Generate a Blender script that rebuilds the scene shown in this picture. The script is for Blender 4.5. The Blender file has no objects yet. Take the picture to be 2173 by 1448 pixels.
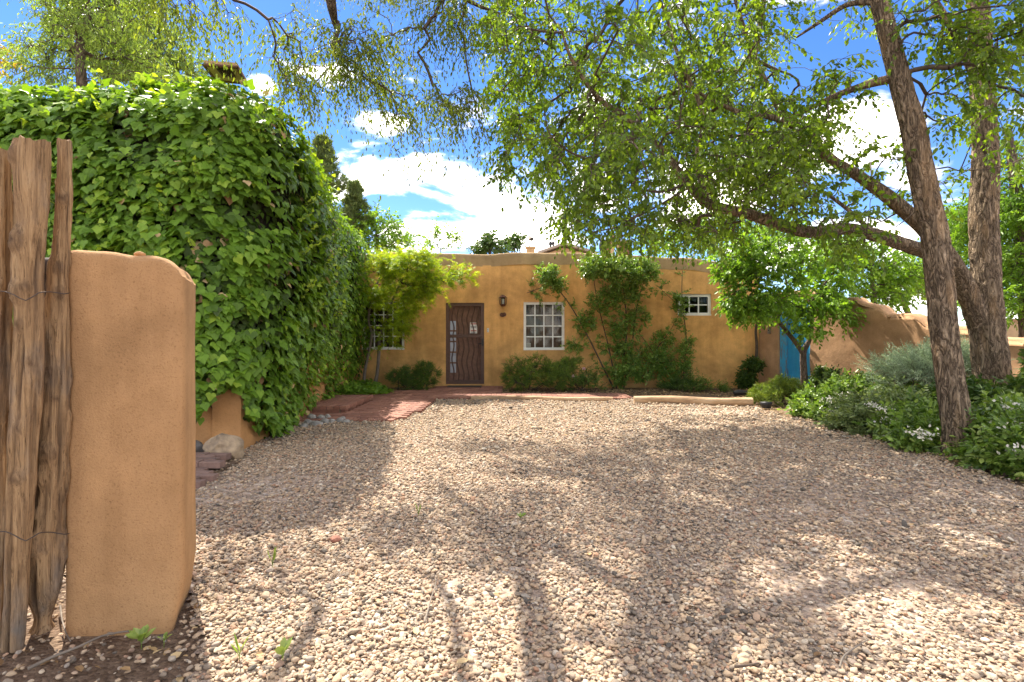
import bpy, math
import numpy as np
from mathutils import Vector, noise

R = math.radians
SC = bpy.context.scene
COL = SC.collection

# ------------------------------------------------------------------ camera
F, CX, HV, EYE = 1150.0, 1086.5, 715.0, 1.216      # focal length (px of the 2173 px photo), centre, horizon row, eye height
cam_d = bpy.data.cameras.new('camera')
cam_d.sensor_width = 36.0
cam_d.lens = F / 2173.0 * 36.0
cam_d.shift_y = -(724.0 - HV) / 2173.0
cam_d.clip_start = 0.05
cam_d.clip_end = 2000.0
cam = bpy.data.objects.new('camera', cam_d)
cam.location = (0, 0, EYE)
cam.rotation_euler = (R(90), 0, 0)
COL.objects.link(cam)
SC.camera = cam

# ------------------------------------------------------------------ sun and sky
SUN_EL = R(54)
SUN_AZ = math.atan2(-0.555, 0.832)                   # measured from +Y towards +X
sun_vec = Vector((math.sin(SUN_AZ) * math.cos(SUN_EL), math.cos(SUN_AZ) * math.cos(SUN_EL), math.sin(SUN_EL)))
sun_d = bpy.data.lights.new('sun', 'SUN')
sun_d.energy = 2.9
sun_d.angle = R(0.42)
sun_d.color = (1.0, 0.93, 0.82)
sun_o = bpy.data.objects.new('sun', sun_d)
sun_o.rotation_euler = (-sun_vec).to_track_quat('-Z', 'Y').to_euler()
sun_o.location = sun_vec * 30
COL.objects.link(sun_o)

SC.view_settings.view_transform = 'Standard'
SC.view_settings.look = 'None'
SC.view_settings.gamma = 1.0
SC.view_settings.exposure = 2.3
SC.view_settings.use_curve_mapping = False
SC.render.engine = 'CYCLES'
SC.cycles.max_bounces = 8
SC.cycles.diffuse_bounces = 5
SC.cycles.glossy_bounces = 3
SC.cycles.transmission_bounces = 6
SC.cycles.transparent_max_bounces = 8
SC.cycles.use_denoising = True
SC.cycles.sample_clamp_indirect = 6.0


def build_world():
    w = bpy.data.worlds.new('World')
    SC.world = w
    w.use_nodes = True
    nt = w.node_tree
    nt.nodes.clear()
    N, L = nt.nodes.new, nt.links.new
    out = N('ShaderNodeOutputWorld')
    sky = N('ShaderNodeTexSky')
    sky.sky_type = 'NISHITA'
    sky.sun_disc = False
    sky.sun_elevation = SUN_EL
    sky.sun_rotation = SUN_AZ
    sky.altitude = 2100
    sky.air_density = 1.0
    sky.dust_density = 0.25
    sky.ozone_density = 1.6
    hs = N('ShaderNodeHueSaturation')
    hs.inputs['Hue'].default_value = 0.51
    hs.inputs['Saturation'].default_value = 1.27
    hs.inputs['Value'].default_value = 0.37
    L(sky.outputs[0], hs.inputs['Color'])

    def m(op, a, b=None, clamp=False):
        n = N('ShaderNodeMath')
        n.operation = op
        n.use_clamp = clamp
        for i, x in enumerate((a, b)):
            if x is None:
                continue
            if isinstance(x, (int, float)):
                n.inputs[i].default_value = x
            else:
                L(x, n.inputs[i])
        return n.outputs[0]
    tc = N('ShaderNodeTexCoord')
    sep = N('ShaderNodeSeparateXYZ')
    L(tc.outputs['Generated'], sep.inputs[0])
    az = m('ARCTAN2', sep.outputs[0], sep.outputs[1])
    el = m('ARCSINE', sep.outputs[2])
    mp = N('ShaderNodeMapping')
    mp.inputs['Scale'].default_value = (1, 1, 2.3)
    mp.inputs['Location'].default_value = (3.1, 0.4, 1.7)
    L(tc.outputs['Generated'], mp.inputs[0])
    n1 = N('ShaderNodeTexNoise')
    n1.inputs['Scale'].default_value = 5.5
    n1.inputs['Detail'].default_value = 9
    n1.inputs['Roughness'].default_value = 0.6
    n1.inputs['Distortion'].default_value = 0.3
    L(mp.outputs[0], n1.inputs['Vector'])
    n2 = N('ShaderNodeTexNoise')
    n2.inputs['Scale'].default_value = 2.2
    n2.inputs['Detail'].default_value = 2
    L(mp.outputs[0], n2.inputs['Vector'])
    # banks of cumulus: (azimuth, elevation, half-width, half-height)
    banks = [(985, 385, 290, 112), (800, 395, 75, 30), (930, 500, 170, 50), (1150, 470, 130, 45), (1270, 400, 100, 70), (665, 150, 95, 26),
             (560, 183, 40, 20), (825, 258, 60, 22), (1500, 400, 260, 80), (1740, 330, 180, 90), (1950, 390, 180, 60), (1180, 515, 120, 26),
             (1260, 240, 45, 40), (2050, 620, 200, 70), (1700, 520, 200, 50)]
    mask = None
    for (u, v, ru, rv) in banks:
        a = math.atan((u - CX) / F)
        e = math.atan((HV - v) / math.hypot(F, u - CX))
        ra, re = ru / F * math.cos(a) ** 2, rv / F * math.cos(a)
        t1 = m('POWER', m('ABSOLUTE', m('DIVIDE', m('SUBTRACT', az, a), ra)), 2.0)
        t2 = m('POWER', m('ABSOLUTE', m('DIVIDE', m('SUBTRACT', el, e), re)), 2.0)
        b = m('SUBTRACT', 1.0, m('SQRT', m('ADD', t1, t2)))
        mask = b if mask is None else m('MAXIMUM', mask, b)
    gen = m('SUBTRACT', m('MULTIPLY', n2.outputs[0], 3.4), 1.55)         # scattered clouds over the rest of the sky
    aside = m('MAXIMUM', m('SUBTRACT', m('ABSOLUTE', az), 0.80), m('SUBTRACT', el, 0.62))
    gen = m('ADD', gen, m('MINIMUM', m('MULTIPLY', aside, 5.0), 0.0))
    mask = m('MAXIMUM', m('MAXIMUM', mask, gen), -0.75)
    dens = m('ADD', m('MULTIPLY', mask, 0.72), m('MULTIPLY', m('SUBTRACT', n1.outputs[0], 0.5), 3.1))
    mr = N('ShaderNodeMapRange')
    mr.interpolation_type = 'SMOOTHSTEP'
    mr.inputs['From Min'].default_value = -0.04
    mr.inputs['From Max'].default_value = 0.50
    L(dens, mr.inputs['Value'])
    n3 = N('ShaderNodeTexNoise')
    n3.inputs['Scale'].default_value = 9
    n3.inputs['Detail'].default_value = 6
    L(mp.outputs[0], n3.inputs['Vector'])
    shade = N('ShaderNodeMapRange')
    shade.inputs['From Min'].default_value = 0.3
    shade.inputs['From Max'].default_value = 0.6
    shade.inputs['To Min'].default_value = 0.82
    shade.inputs['To Max'].default_value = 1.06
    L(n3.outputs[0], shade.inputs['Value'])
    cc = N('ShaderNodeMixRGB')
    cc.blend_type = 'MULTIPLY'
    cc.inputs[0].default_value = 1
    cc.inputs[1].default_value = (7.1, 6.5, 5.75, 1)
    L(shade.outputs[0], cc.inputs[2])
    mix = N('ShaderNodeMixRGB')
    L(m('POWER', mr.outputs[0], 1.35), mix.inputs[0])
    L(hs.outputs[0], mix.inputs[1])
    L(cc.outputs[0], mix.inputs[2])
    bg = N('ShaderNodeBackground')
    bg.inputs[1].default_value = 0.15
    L(mix.outputs[0], bg.inputs[0])
    L(bg.outputs[0], out.inputs[0])


build_world()

# ------------------------------------------------------------------ geometry helpers
rng = np.random.default_rng(11)


def P(u, v, Y):                                      # photo pixel at distance Y -> point
    return np.array([(u - CX) * Y / F, Y, EYE - (v - HV) * Y / F])


def G(u, v):                                         # photo pixel on the ground -> point
    Y = F * EYE / (v - HV)
    return np.array([(u - CX) * Y / F, Y, 0.0])


def nz(a):
    return a / np.maximum(np.linalg.norm(a, axis=-1, keepdims=True), 1e-9)


def _hash(ix, iy, iz, seed):
    h = (ix.astype(np.uint32) * np.uint32(374761393) + iy.astype(np.uint32) * np.uint32(668265263)
         + iz.astype(np.uint32) * np.uint32(2147483647) + np.uint32((seed * 974711 + 13) & 0xffffffff))
    h = (h ^ (h >> np.uint32(13))) * np.uint32(1274126177)
    h = (h ^ (h >> np.uint32(15))) * np.uint32(2246822519)
    h = h ^ (h >> np.uint32(16))
    return (h & np.uint32(0xffffff)).astype(np.float64) / float(0xffffff)


def vnoise(p, seed=0):
    p = np.asarray(p, float)
    i = np.floor(p).astype(np.int64)
    f = p - i
    f = f * f * (3 - 2 * f)
    r = 0
    for dx in (0, 1):
        for dy in (0, 1):
            for dz in (0, 1):
                wgt = (f[:, 0] if dx else 1 - f[:, 0]) * (f[:, 1] if dy else 1 - f[:, 1]) * (f[:, 2] if dz else 1 - f[:, 2])
                r = r + wgt * _hash(i[:, 0] + dx, i[:, 1] + dy, i[:, 2] + dz, seed)
    return r * 2 - 1


def fbm(p, octaves=4, seed=0):
    p = np.asarray(p, float)
    s, a, t = 0, 1.0, 0
    for o in range(octaves):
        s = s + a * vnoise(p * 2 ** o + 17.3 * o, seed + o)
        t += a
        a *= 0.5
    return s / t


class MB:
    """collects vertices and faces for ONE mesh object"""

    def __init__(self):
        self.v, self.f, self.r, self.n = [], [], [], 0

    def add(self, v, f, rnd=0.5, mat=0, smooth=False):
        v = np.asarray(v, float).reshape(-1, 3)
        f = np.asarray(f, np.int64)
        if len(v) == 0 or len(f) == 0:
            return self
        self.v.append(v)
        self.r.append(np.broadcast_to(np.asarray(rnd, float), (len(v),)))
        self.f.append((f + self.n, mat, smooth))
        self.n += len(v)
        return self

    def box(self, lo, hi, rnd=0.5, mat=0):
        x0, y0, z0 = lo
        x1, y1, z1 = hi
        v = [(x0, y0, z0), (x1, y0, z0), (x1, y1, z0), (x0, y1, z0), (x0, y0, z1), (x1, y0, z1), (x1, y1, z1), (x0, y1, z1)]
        return self.add(v, [(0, 3, 2, 1), (4, 5, 6, 7), (0, 1, 5, 4), (1, 2, 6, 5), (2, 3, 7, 6), (3, 0, 4, 7)], rnd, mat)

    def tube(self, pts, rad, sides=8, rnd=0.5, mat=0, cap=True, smooth=True):
        pts = np.asarray(pts, float)
        n = len(pts)
        rad = np.broadcast_to(np.asarray(rad, float), (n,))
        t = nz(np.gradient(pts, axis=0))
        ref = np.array([0, 0, 1.0]) if abs(t[0, 2]) < 0.9 else np.array([1.0, 0, 0])
        a = nz(np.cross(t[0], ref))
        va = []
        ang = np.linspace(0, 2 * math.pi, sides, endpoint=False)
        for i in range(n):
            a = nz(a - t[i] * np.dot(a, t[i]))
            b = np.cross(t[i], a)
            va.append(pts[i] + rad[i] * (np.cos(ang)[:, None] * a + np.sin(ang)[:, None] * b))
        v = np.concatenate(va)
        i, j = np.meshgrid(np.arange(n - 1), np.arange(sides), indexing='ij')
        j2 = (j + 1) % sides
        q = np.stack([i * sides + j, i * sides + j2, (i + 1) * sides + j2, (i + 1) * sides + j], -1).reshape(-1, 4)
        self.add(v, q, rnd, mat, smooth)
        if cap:
            for ring, p, flip in ((0, pts[0], True), (n - 1, pts[-1], False)):
                vv = np.concatenate([v[ring * sides:(ring + 1) * sides], p[None]])
                k = np.arange(sides)
                tri = np.stack([k, (k + 1) % sides, np.full(sides, sides)], -1)
                self.add(vv, tri[:, ::-1] if flip else tri, rnd, mat)
        return self

    def prisms(self, A, B, ra, rb, sides=3, rnd=0.5, mat=0):
        A, B = np.asarray(A, float), np.asarray(B, float)
        n = len(A)
        if n == 0:
            return self
        t = nz(B - A)
        ref = np.where(np.abs(t[:, 2:3]) < 0.9, np.array([[0, 0, 1.0]]), np.array([[1.0, 0, 0]]))
        a = nz(np.cross(t, ref))
        b = np.cross(t, a)
        ang = np.linspace(0, 2 * math.pi, sides, endpoint=False)
        ra = np.broadcast_to(ra, (n,))
        rb = np.broadcast_to(rb, (n,))
        o = np.cos(ang)[None, :, None] * a[:, None] + np.sin(ang)[None, :, None] * b[:, None]
        v = np.concatenate([A[:, None] + o * ra[:, None, None], B[:, None] + o * rb[:, None, None]], 1)
        k = np.arange(sides)
        q = np.stack([k, (k + 1) % sides, sides + (k + 1) % sides, sides + k], -1)
        f = (np.arange(n)[:, None, None] * 2 * sides + q[None]).reshape(-1, 4)
        return self.add(v.reshape(-1, 3), f, rnd, mat, True)

    def mesh(self, name, mats, origin=(0, 0, 0)):
        me = bpy.data.meshes.new(name)
        v = np.concatenate(self.v) - np.asarray(origin, float)
        me.vertices.add(len(v))
        me.vertices.foreach_set('co', v.astype(np.float32).ravel())
        loops = np.concatenate([f.ravel() for f, _, _ in self.f])
        sizes = np.concatenate([np.full(len(f), f.shape[1]) for f, _, _ in self.f])
        mi = np.concatenate([np.full(len(f), m) for f, m, _ in self.f])
        sm = np.concatenate([np.full(len(f), s) for f, _, s in self.f])
        me.loops.add(len(loops))
        me.loops.foreach_set('vertex_index', loops.astype(np.int32))
        me.polygons.add(len(sizes))
        me.polygons.foreach_set('loop_start', np.concatenate([[0], np.cumsum(sizes)[:-1]]).astype(np.int32))
        me.polygons.foreach_set('material_index', mi.astype(np.int32))
        me.polygons.foreach_set('use_smooth', sm.astype(bool))
        at = me.attributes.new('rnd', 'FLOAT', 'POINT')
        at.data.foreach_set('value', np.concatenate(self.r).astype(np.float32))
        for mm in (mats if isinstance(mats, (list, tuple)) else [mats]):
            me.materials.append(mm)
        me.update(calc_edges=True)
        me.validate()
        return me


def tag(o, label=None, cat=None, group=None, kind=None):
    for k, x in (('label', label), ('category', cat), ('group', group), ('kind', kind)):
        if x:
            o[k] = x
    return o


def thing(name, label, cat, base, group=None):
    o = bpy.data.objects.new(name, None)
    o.empty_display_size = 0.1
    COL.objects.link(o)
    o.location = tuple(float(x) for x in base)
    return tag(o, label, cat, group)


def world_loc(o):
    p = Vector((0, 0, 0))
    while o is not None:
        p = p + o.location
        o = o.parent
    return p


def part(parent, name, mb, mats, label=None, kind=None):
    """a mesh object that is a child of `parent`; mb holds world coordinates"""
    me = mb.mesh(name, mats, world_loc(parent))
    o = bpy.data.objects.new(name, me)
    COL.objects.link(o)
    o.parent = parent
    return tag(o, label=label, kind=kind)


def single(name, mb, mats, label=None, cat=None, base=(0, 0, 0), group=None, kind=None):
    me = mb.mesh(name, mats, base)
    o = bpy.data.objects.new(name, me)
    o.location = tuple(float(x) for x in base)
    COL.objects.link(o)
    return tag(o, label, cat, group, kind)


def place(parent, name, me, loc, rot=(0, 0, 0), scale=(1, 1, 1)):
    """one more object that shares mesh data; loc in world coordinates"""
    o = bpy.data.objects.new(name, me)
    o.parent = parent
    o.location = Vector([float(x) for x in loc]) - world_loc(parent)
    o.rotation_euler = rot
    o.scale = scale
    COL.objects.link(o)
    return o


def resample(pts, step):
    pts = np.asarray(pts, float)
    n = len(pts)
    if n > 2:                                       # Catmull-Rom through the points
        e = np.concatenate([[2 * pts[0] - pts[1]], pts, [2 * pts[-1] - pts[-2]]])
        o = []
        for i in range(n - 1):
            p0, p1, p2, p3 = e[i:i + 4]
            k = max(2, int(np.linalg.norm(p2[:3] - p1[:3]) / step))
            t = np.linspace(0, 1, k, endpoint=False)[:, None]
            o.append(0.5 * (2 * p1 + (p2 - p0) * t + (2 * p0 - 5 * p1 + 4 * p2 - p3) * t ** 2 + (3 * p1 - p0 - 3 * p2 + p3) * t ** 3))
        return np.concatenate(o + [pts[-1:]])
    k = max(2, int(np.linalg.norm(pts[1][:3] - pts[0][:3]) / step) + 1)
    return pts[0] + (pts[1] - pts[0]) * np.linspace(0, 1, k)[:, None]


# ------------------------------------------------------------------ materials
MATS = {}


def material(name):
    m = bpy.data.materials.new(name)
    m.use_nodes = True
    nt = m.node_tree
    b = nt.nodes['Principled BSDF']
    MATS[name] = m
    return m, nt, b


def ramp(nt, stops, interp='LINEAR'):
    n = nt.nodes.new('ShaderNodeValToRGB')
    n.color_ramp.interpolation = interp
    e = n.color_ramp.elements
    while len(e) < len(stops):
        e.new(0.5)
    for x, (p, c) in zip(e, stops):
        x.position = p
        x.color = (c[0], c[1], c[2], 1)
    return n


def noise_node(nt, scale, detail=4, rough=0.55, coord='Object', stretch=None, distortion=0.0):
    tc = nt.nodes.new('ShaderNodeTexCoord')
    n = nt.nodes.new('ShaderNodeTexNoise')
    n.inputs['Scale'].default_value = scale
    n.inputs['Detail'].default_value = detail
    n.inputs['Roughness'].default_value = rough
    n.inputs['Distortion'].default_value = distortion
    if stretch:
        mp = nt.nodes.new('ShaderNodeMapping')
        mp.inputs['Scale'].default_value = stretch
        nt.links.new(tc.outputs[coord], mp.inputs[0])
        nt.links.new(mp.outputs[0], n.inputs['Vector'])
    else:
        nt.links.new(tc.outputs[coord], n.inputs['Vector'])
    return n


def mixrgb(nt, fac, a, b, mode='MIX'):
    n = nt.nodes.new('ShaderNodeMixRGB')
    n.blend_type = mode
    for i, x in ((0, fac), (1, a), (2, b)):
        if isinstance(x, (int, float)):
            n.inputs[i].default_value = x
        elif isinstance(x, (tuple, list)):
            n.inputs[i].default_value = (x[0], x[1], x[2], 1)
        else:
            nt.links.new(x, n.inputs[i])
    return n.outputs[0]


def bump(nt, b, height, strength, dist):
    n = nt.nodes.new('ShaderNodeBump')
    n.inputs['Strength'].default_value = strength
    n.inputs['Distance'].default_value = dist
    nt.links.new(height, n.inputs['Height'])
    nt.links.new(n.outputs[0], b.inputs['Normal'])
    return n


def plain(name, col, rough=0.6, metal=0.0, var=0.15, scale=8, bumpd=0.0, spec=0.5):
    m, nt, b = material(name)
    n = noise_node(nt, scale, 5)
    dark = tuple(c * (1 - var) for c in col)
    light = tuple(min(1, c * (1 + var)) for c in col)
    r = ramp(nt, [(0.3, dark), (0.7, light)])
    nt.links.new(n.outputs[0], r.inputs[0])
    nt.links.new(r.outputs[0], b.inputs['Base Color'])
    b.inputs['Roughness'].default_value = rough
    b.inputs['Metallic'].default_value = metal
    b.inputs['Specular IOR Level'].default_value = spec
    if bumpd:
        n2 = noise_node(nt, scale * 6, 5)
        bump(nt, b, n2.outputs[0], 0.6, bumpd)
    return m


def stucco(name, col, mottle=0.22, speck=0.35, seed=0.0, streak=0.2, gscale=55):
    """hand-trowelled earth plaster: broad mottling, faint runs, dark grains of sand"""
    m, nt, b = material(name)
    big = noise_node(nt, 0.9, 6, 0.62, stretch=(1, 1, 1.3), distortion=0.6)
    mid = noise_node(nt, 5.0, 5, 0.6)
    run = noise_node(nt, 2.6, 5, 0.6, stretch=(1.6, 1.6, 0.16))
    fine = noise_node(nt, 130, 3, 0.7)
    grit = noise_node(nt, gscale, 4, 0.75)
    c1 = tuple(c * (1 - mottle) for c in col)
    c2 = tuple(min(1, c * (1 + mottle)) for c in col)
    r = ramp(nt, [(0.32, c1), (0.5, col), (0.68, c2)])
    nt.links.new(big.outputs[0], r.inputs[0])
    r2 = ramp(nt, [(0.35, (0.82, 0.80, 0.78)), (0.65, (1.1, 1.1, 1.1))])
    nt.links.new(mid.outputs[0], r2.inputs[0])
    x = mixrgb(nt, 0.65, r.outputs[0], r2.outputs[0], 'MULTIPLY')
    r3 = ramp(nt, [(0.40, (1, 1, 1)), (0.70, (0.62, 0.58, 0.55))])
    nt.links.new(run.outputs[0], r3.inputs[0])
    x = mixrgb(nt, streak, x, r3.outputs[0], 'MULTIPLY')
    r4 = ramp(nt, [(0.31, (0.34, 0.29, 0.24)), (0.46, (1, 1, 1))])
    nt.links.new(grit.outputs[0], r4.inputs[0])
    x = mixrgb(nt, speck, x, r4.outputs[0], 'MULTIPLY')
    nt.links.new(x, b.inputs['Base Color'])
    b.inputs['Roughness'].default_value = 0.93
    b.inputs['Specular IOR Level'].default_value = 0.15
    h = nt.nodes.new('ShaderNodeMath')
    h.operation = 'MULTIPLY_ADD'
    h.inputs[1].default_value = 0.35
    nt.links.new(fine.outputs[0], h.inputs[0])
    nt.links.new(mid.outputs[0], h.inputs[2])
    bump(nt, b, h.outputs[0], 0.55, 0.02)
    return m


def leafmat(name, stops, trans=0.42, tint=(1.25, 1.3, 0.55), rough=0.45, spec=0.35):
    """leaf blade: per-leaf colour from the mesh's own random attribute, reflecting and letting light through"""
    m, nt, b = material(name)
    a = nt.nodes.new('ShaderNodeAttribute')
    a.attribute_name = 'rnd'
    r = ramp(nt, [(p, tuple(min(.9, q * (1.45 if max(c) < .45 else 1.0)) for q in c)) for p, c in stops])
    nt.links.new(a.outputs['Fac'], r.inputs[0])
    nt.links.new(r.outputs[0], b.inputs['Base Color'])
    b.inputs['Roughness'].default_value = rough
    b.inputs['Specular IOR Level'].default_value = spec
    t = nt.nodes.new('ShaderNodeBsdfTranslucent')
    x = mixrgb(nt, 1.0, r.outputs[0], tint, 'MULTIPLY')
    nt.links.new(x, t.inputs['Color'])
    mx = nt.nodes.new('ShaderNodeMixShader')
    mx.inputs[0].default_value = trans
    nt.links.new(b.outputs[0], mx.inputs[1])
    nt.links.new(t.outputs[0], mx.inputs[2])
    nt.links.new(mx.outputs[0], nt.nodes['Material Output'].inputs[0])
    return m


def barkmat(name, dark, light, wood=None, scale=1.0, depth=0.02):
    m, nt, b = material(name)
    a = noise_node(nt, 17 * scale, 4, 0.6, stretch=(1.0, 1.0, 0.24), distortion=0.9)
    fold = nt.nodes.new('ShaderNodeMath')          # creased vertical furrows between corky plates
    fold.operation = 'SUBTRACT'
    fold.inputs[1].default_value = 0.5
    nt.links.new(a.outputs[0], fold.inputs[0])
    ab = nt.nodes.new('ShaderNodeMath')
    ab.operation = 'ABSOLUTE'
    nt.links.new(fold.outputs[0], ab.inputs[0])
    sq = nt.nodes.new('ShaderNodeMapRange')
    sq.inputs['From Max'].default_value = 0.16
    nt.links.new(ab.outputs[0], sq.inputs['Value'])
    a = sq
    c = noise_node(nt, 45 * scale, 6, 0.75, stretch=(1, 1, 0.30))
    r = ramp(nt, [(0.0, dark), (0.28, tuple(.55 * q + .45 * w for q, w in zip(light, dark))), (0.8, light)])
    nt.links.new(a.outputs[0], r.inputs[0])
    x = r.outputs[0]
    if wood:
        wn = noise_node(nt, 4.2 * scale, 7, 0.66, stretch=(1, 1, 0.28))
        rw = ramp(nt, [(0.54, (0, 0, 0)), (0.62, (.85, .85, .85))])
        nt.links.new(wn.outputs[0], rw.inputs[0])
        x = mixrgb(nt, mixrgb(nt, 1.0, rw.outputs[0], r.outputs[0], 'MULTIPLY') if False else rw.outputs[0], x, mixrgb(nt, 0.55, wood, x))
    rc = ramp(nt, [(0.3, (0.6, 0.58, 0.56)), (0.65, (1.1, 1.1, 1.1))])
    nt.links.new(c.outputs[0], rc.inputs[0])
    x = mixrgb(nt, 0.8, x, rc.outputs[0], 'MULTIPLY')
    nt.links.new(x, b.inputs['Base Color'])
    b.inputs['Roughness'].default_value = 0.95
    b.inputs['Specular IOR Level'].default_value = 0.15
    h = nt.nodes.new('ShaderNodeMath')
    h.operation = 'MULTIPLY_ADD'
    h.inputs[1].default_value = 0.35
    nt.links.new(c.outputs[0], h.inputs[0])
    nt.links.new(a.outputs[0], h.inputs[2])
    bump(nt, b, h.outputs[0], 0.9, depth)
    return m


ADOBE = stucco('adobe_orange', (0.70, 0.395, 0.145), 0.24, 0.3, streak=0.5)
ADOBE_TOP = stucco('adobe_parapet', (0.40, 0.28, 0.15), 0.2, 0.3, streak=0.45)
ADOBE_PILLAR = stucco('adobe_pillar', (0.46, 0.272, 0.132), 0.2, 0.55, streak=0.6, gscale=110)
ADOBE_PINK = stucco('adobe_garden_wall', (0.50, 0.30, 0.165), 0.2, 0.4, streak=0.4)
ADOBE_LOW = stucco('adobe_ivy_house', (0.52, 0.28, 0.12), 0.16, 0.3)
TAN = plain('tan_render', (0.46, 0.31, 0.17), 0.9, var=0.12)
WHITE = plain('white_paint', (0.74, 0.73, 0.68), 0.55, var=0.07, scale=14)
BROWN = plain('brown_steel', (0.105, 0.050, 0.031), 0.5, var=0.15, scale=20)
BROWN_WOOD = plain('brown_wood', (0.21, 0.105, 0.065), 0.6, var=0.25, scale=12)
BLACK = plain('black_iron', (0.02, 0.019, 0.018), 0.5, var=0.3)
RUST = plain('rusted_metal', (0.13, 0.055, 0.03), 0.75, var=0.4, scale=25)
DARKWOOD = plain('dark_weathered_wood', (0.035, 0.022, 0.015), 0.9, var=0.4, scale=10)
CURTAIN = plain('brown_curtain', (0.17, 0.105, 0.075), 0.9, var=0.12)
DARK = plain('dim_interior', (0.10, 0.08, 0.06), 0.9)
PAPER = plain('paper', (0.78, 0.74, 0.70), 0.7, var=0.04)
PAPER_RED = plain('paper_red', (0.55, 0.22, 0.18), 0.7, var=0.1)
SAND_ROOF = plain('roof_gravel', (0.35, 0.30, 0.25), 0.9, var=0.2, scale=30)
PLASTIC_BLACK = plain('black_plastic', (0.015, 0.015, 0.016), 0.45)
STEEL = plain('grey_metal', (0.35, 0.36, 0.38), 0.35, metal=0.8)
WIRE = plain('rusty_wire', (0.06, 0.04, 0.03), 0.7)


def glassmat():
    m, nt, b = material('window_glass')
    nt.nodes.remove(b)
    tr = nt.nodes.new('ShaderNodeBsdfTransparent')
    tr.inputs[0].default_value = (0.82, 0.84, 0.82, 1)
    gl = nt.nodes.new('ShaderNodeBsdfGlossy')
    gl.inputs['Roughness'].default_value = 0.01
    n = noise_node(nt, 1.7, 2)
    bp = nt.nodes.new('ShaderNodeBump')
    bp.inputs['Strength'].default_value = 0.08
    bp.inputs['Distance'].default_value = 0.05
    nt.links.new(n.outputs[0], bp.inputs['Height'])
    nt.links.new(bp.outputs[0], gl.inputs['Normal'])
    fr = nt.nodes.new('ShaderNodeFresnel')
    fr.inputs[0].default_value = 1.33
    mx = nt.nodes.new('ShaderNodeMixShader')
    nt.links.new(fr.outputs[0], mx.inputs[0])
    nt.links.new(tr.outputs[0], mx.inputs[1])
    nt.links.new(gl.outputs[0], mx.inputs[2])
    nt.links.new(mx.outputs[0], nt.nodes['Material Output'].inputs[0])
    return m


GLASS = glassmat()


def brickmat(name, stops):
    m, nt, b = material(name)
    oi = nt.nodes.new('ShaderNodeObjectInfo')
    a = nt.nodes.new('ShaderNodeAttribute')
    a.attribute_name = 'rnd'
    s = nt.nodes.new('ShaderNodeMath')
    s.operation = 'ADD'
    nt.links.new(oi.outputs['Random'], s.inputs[0])
    nt.links.new(a.outputs['Fac'], s.inputs[1])
    fr = nt.nodes.new('ShaderNodeMath')
    fr.operation = 'FRACT'
    nt.links.new(s.outputs[0], fr.inputs[0])
    r = ramp(nt, stops)
    nt.links.new(fr.outputs[0], r.inputs[0])
    n = noise_node(nt, 18, 5, 0.65)
    rn = ramp(nt, [(0.3, (0.7, 0.68, 0.66)), (0.7, (1.12, 1.12, 1.12))])
    nt.links.new(n.outputs[0], rn.inputs[0])
    x = mixrgb(nt, 0.9, r.outputs[0], rn.outputs[0], 'MULTIPLY')
    nt.links.new(x, b.inputs['Base Color'])
    b.inputs['Roughness'].default_value = 0.85
    n2 = noise_node(nt, 90, 4)
    bump(nt, b, n2.outputs[0], 0.5, 0.004)
    return m


BRICK = brickmat('clay_brick', [(0.0, (0.20, 0.085, 0.055)), (0.5, (0.27, 0.115, 0.075)), (1.0, (0.33, 0.16, 0.105))])
BRICK_OLD = brickmat('old_purple_brick', [(0.0, (0.16, 0.10, 0.08)), (1.0, (0.24, 0.15, 0.12))])


def stonemat(name, stops, rough=0.85):
    m, nt, b = material(name)
    oi = nt.nodes.new('ShaderNodeObjectInfo')
    r = ramp(nt, [(p, (c[0], c[1] * .97, c[2] * .88)) for p, c in stops])
    nt.links.new(oi.outputs['Random'], r.inputs[0])
    n = noise_node(nt, 60, 4, 0.6)
    rn = ramp(nt, [(0.3, (0.78, 0.77, 0.76)), (0.7, (1.12, 1.12, 1.12))])
    nt.links.new(n.outputs[0], rn.inputs[0])
    nt.links.new(mixrgb(nt, 0.8, r.outputs[0], rn.outputs[0], 'MULTIPLY'), b.inputs['Base Color'])
    b.inputs['Roughness'].default_value = rough
    b.inputs['Specular IOR Level'].default_value = 0.25
    return m


GRAVEL = stonemat('river_gravel', [(0.0, (0.10, 0.09, 0.082)), (0.08, (0.20, 0.165, 0.135)), (0.2, (0.31, 0.25, 0.20)), (0.34, (0.39, 0.285, 0.20)), (0.52, (0.42, 0.325, 0.235)),
                                   (0.68, (0.46, 0.37, 0.285)), (0.80, (0.36, 0.215, 0.145)), (0.88, (0.28, 0.25, 0.225)), (0.95, (0.50, 0.42, 0.335)), (1.0, (0.56, 0.50, 0.43))])


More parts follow.
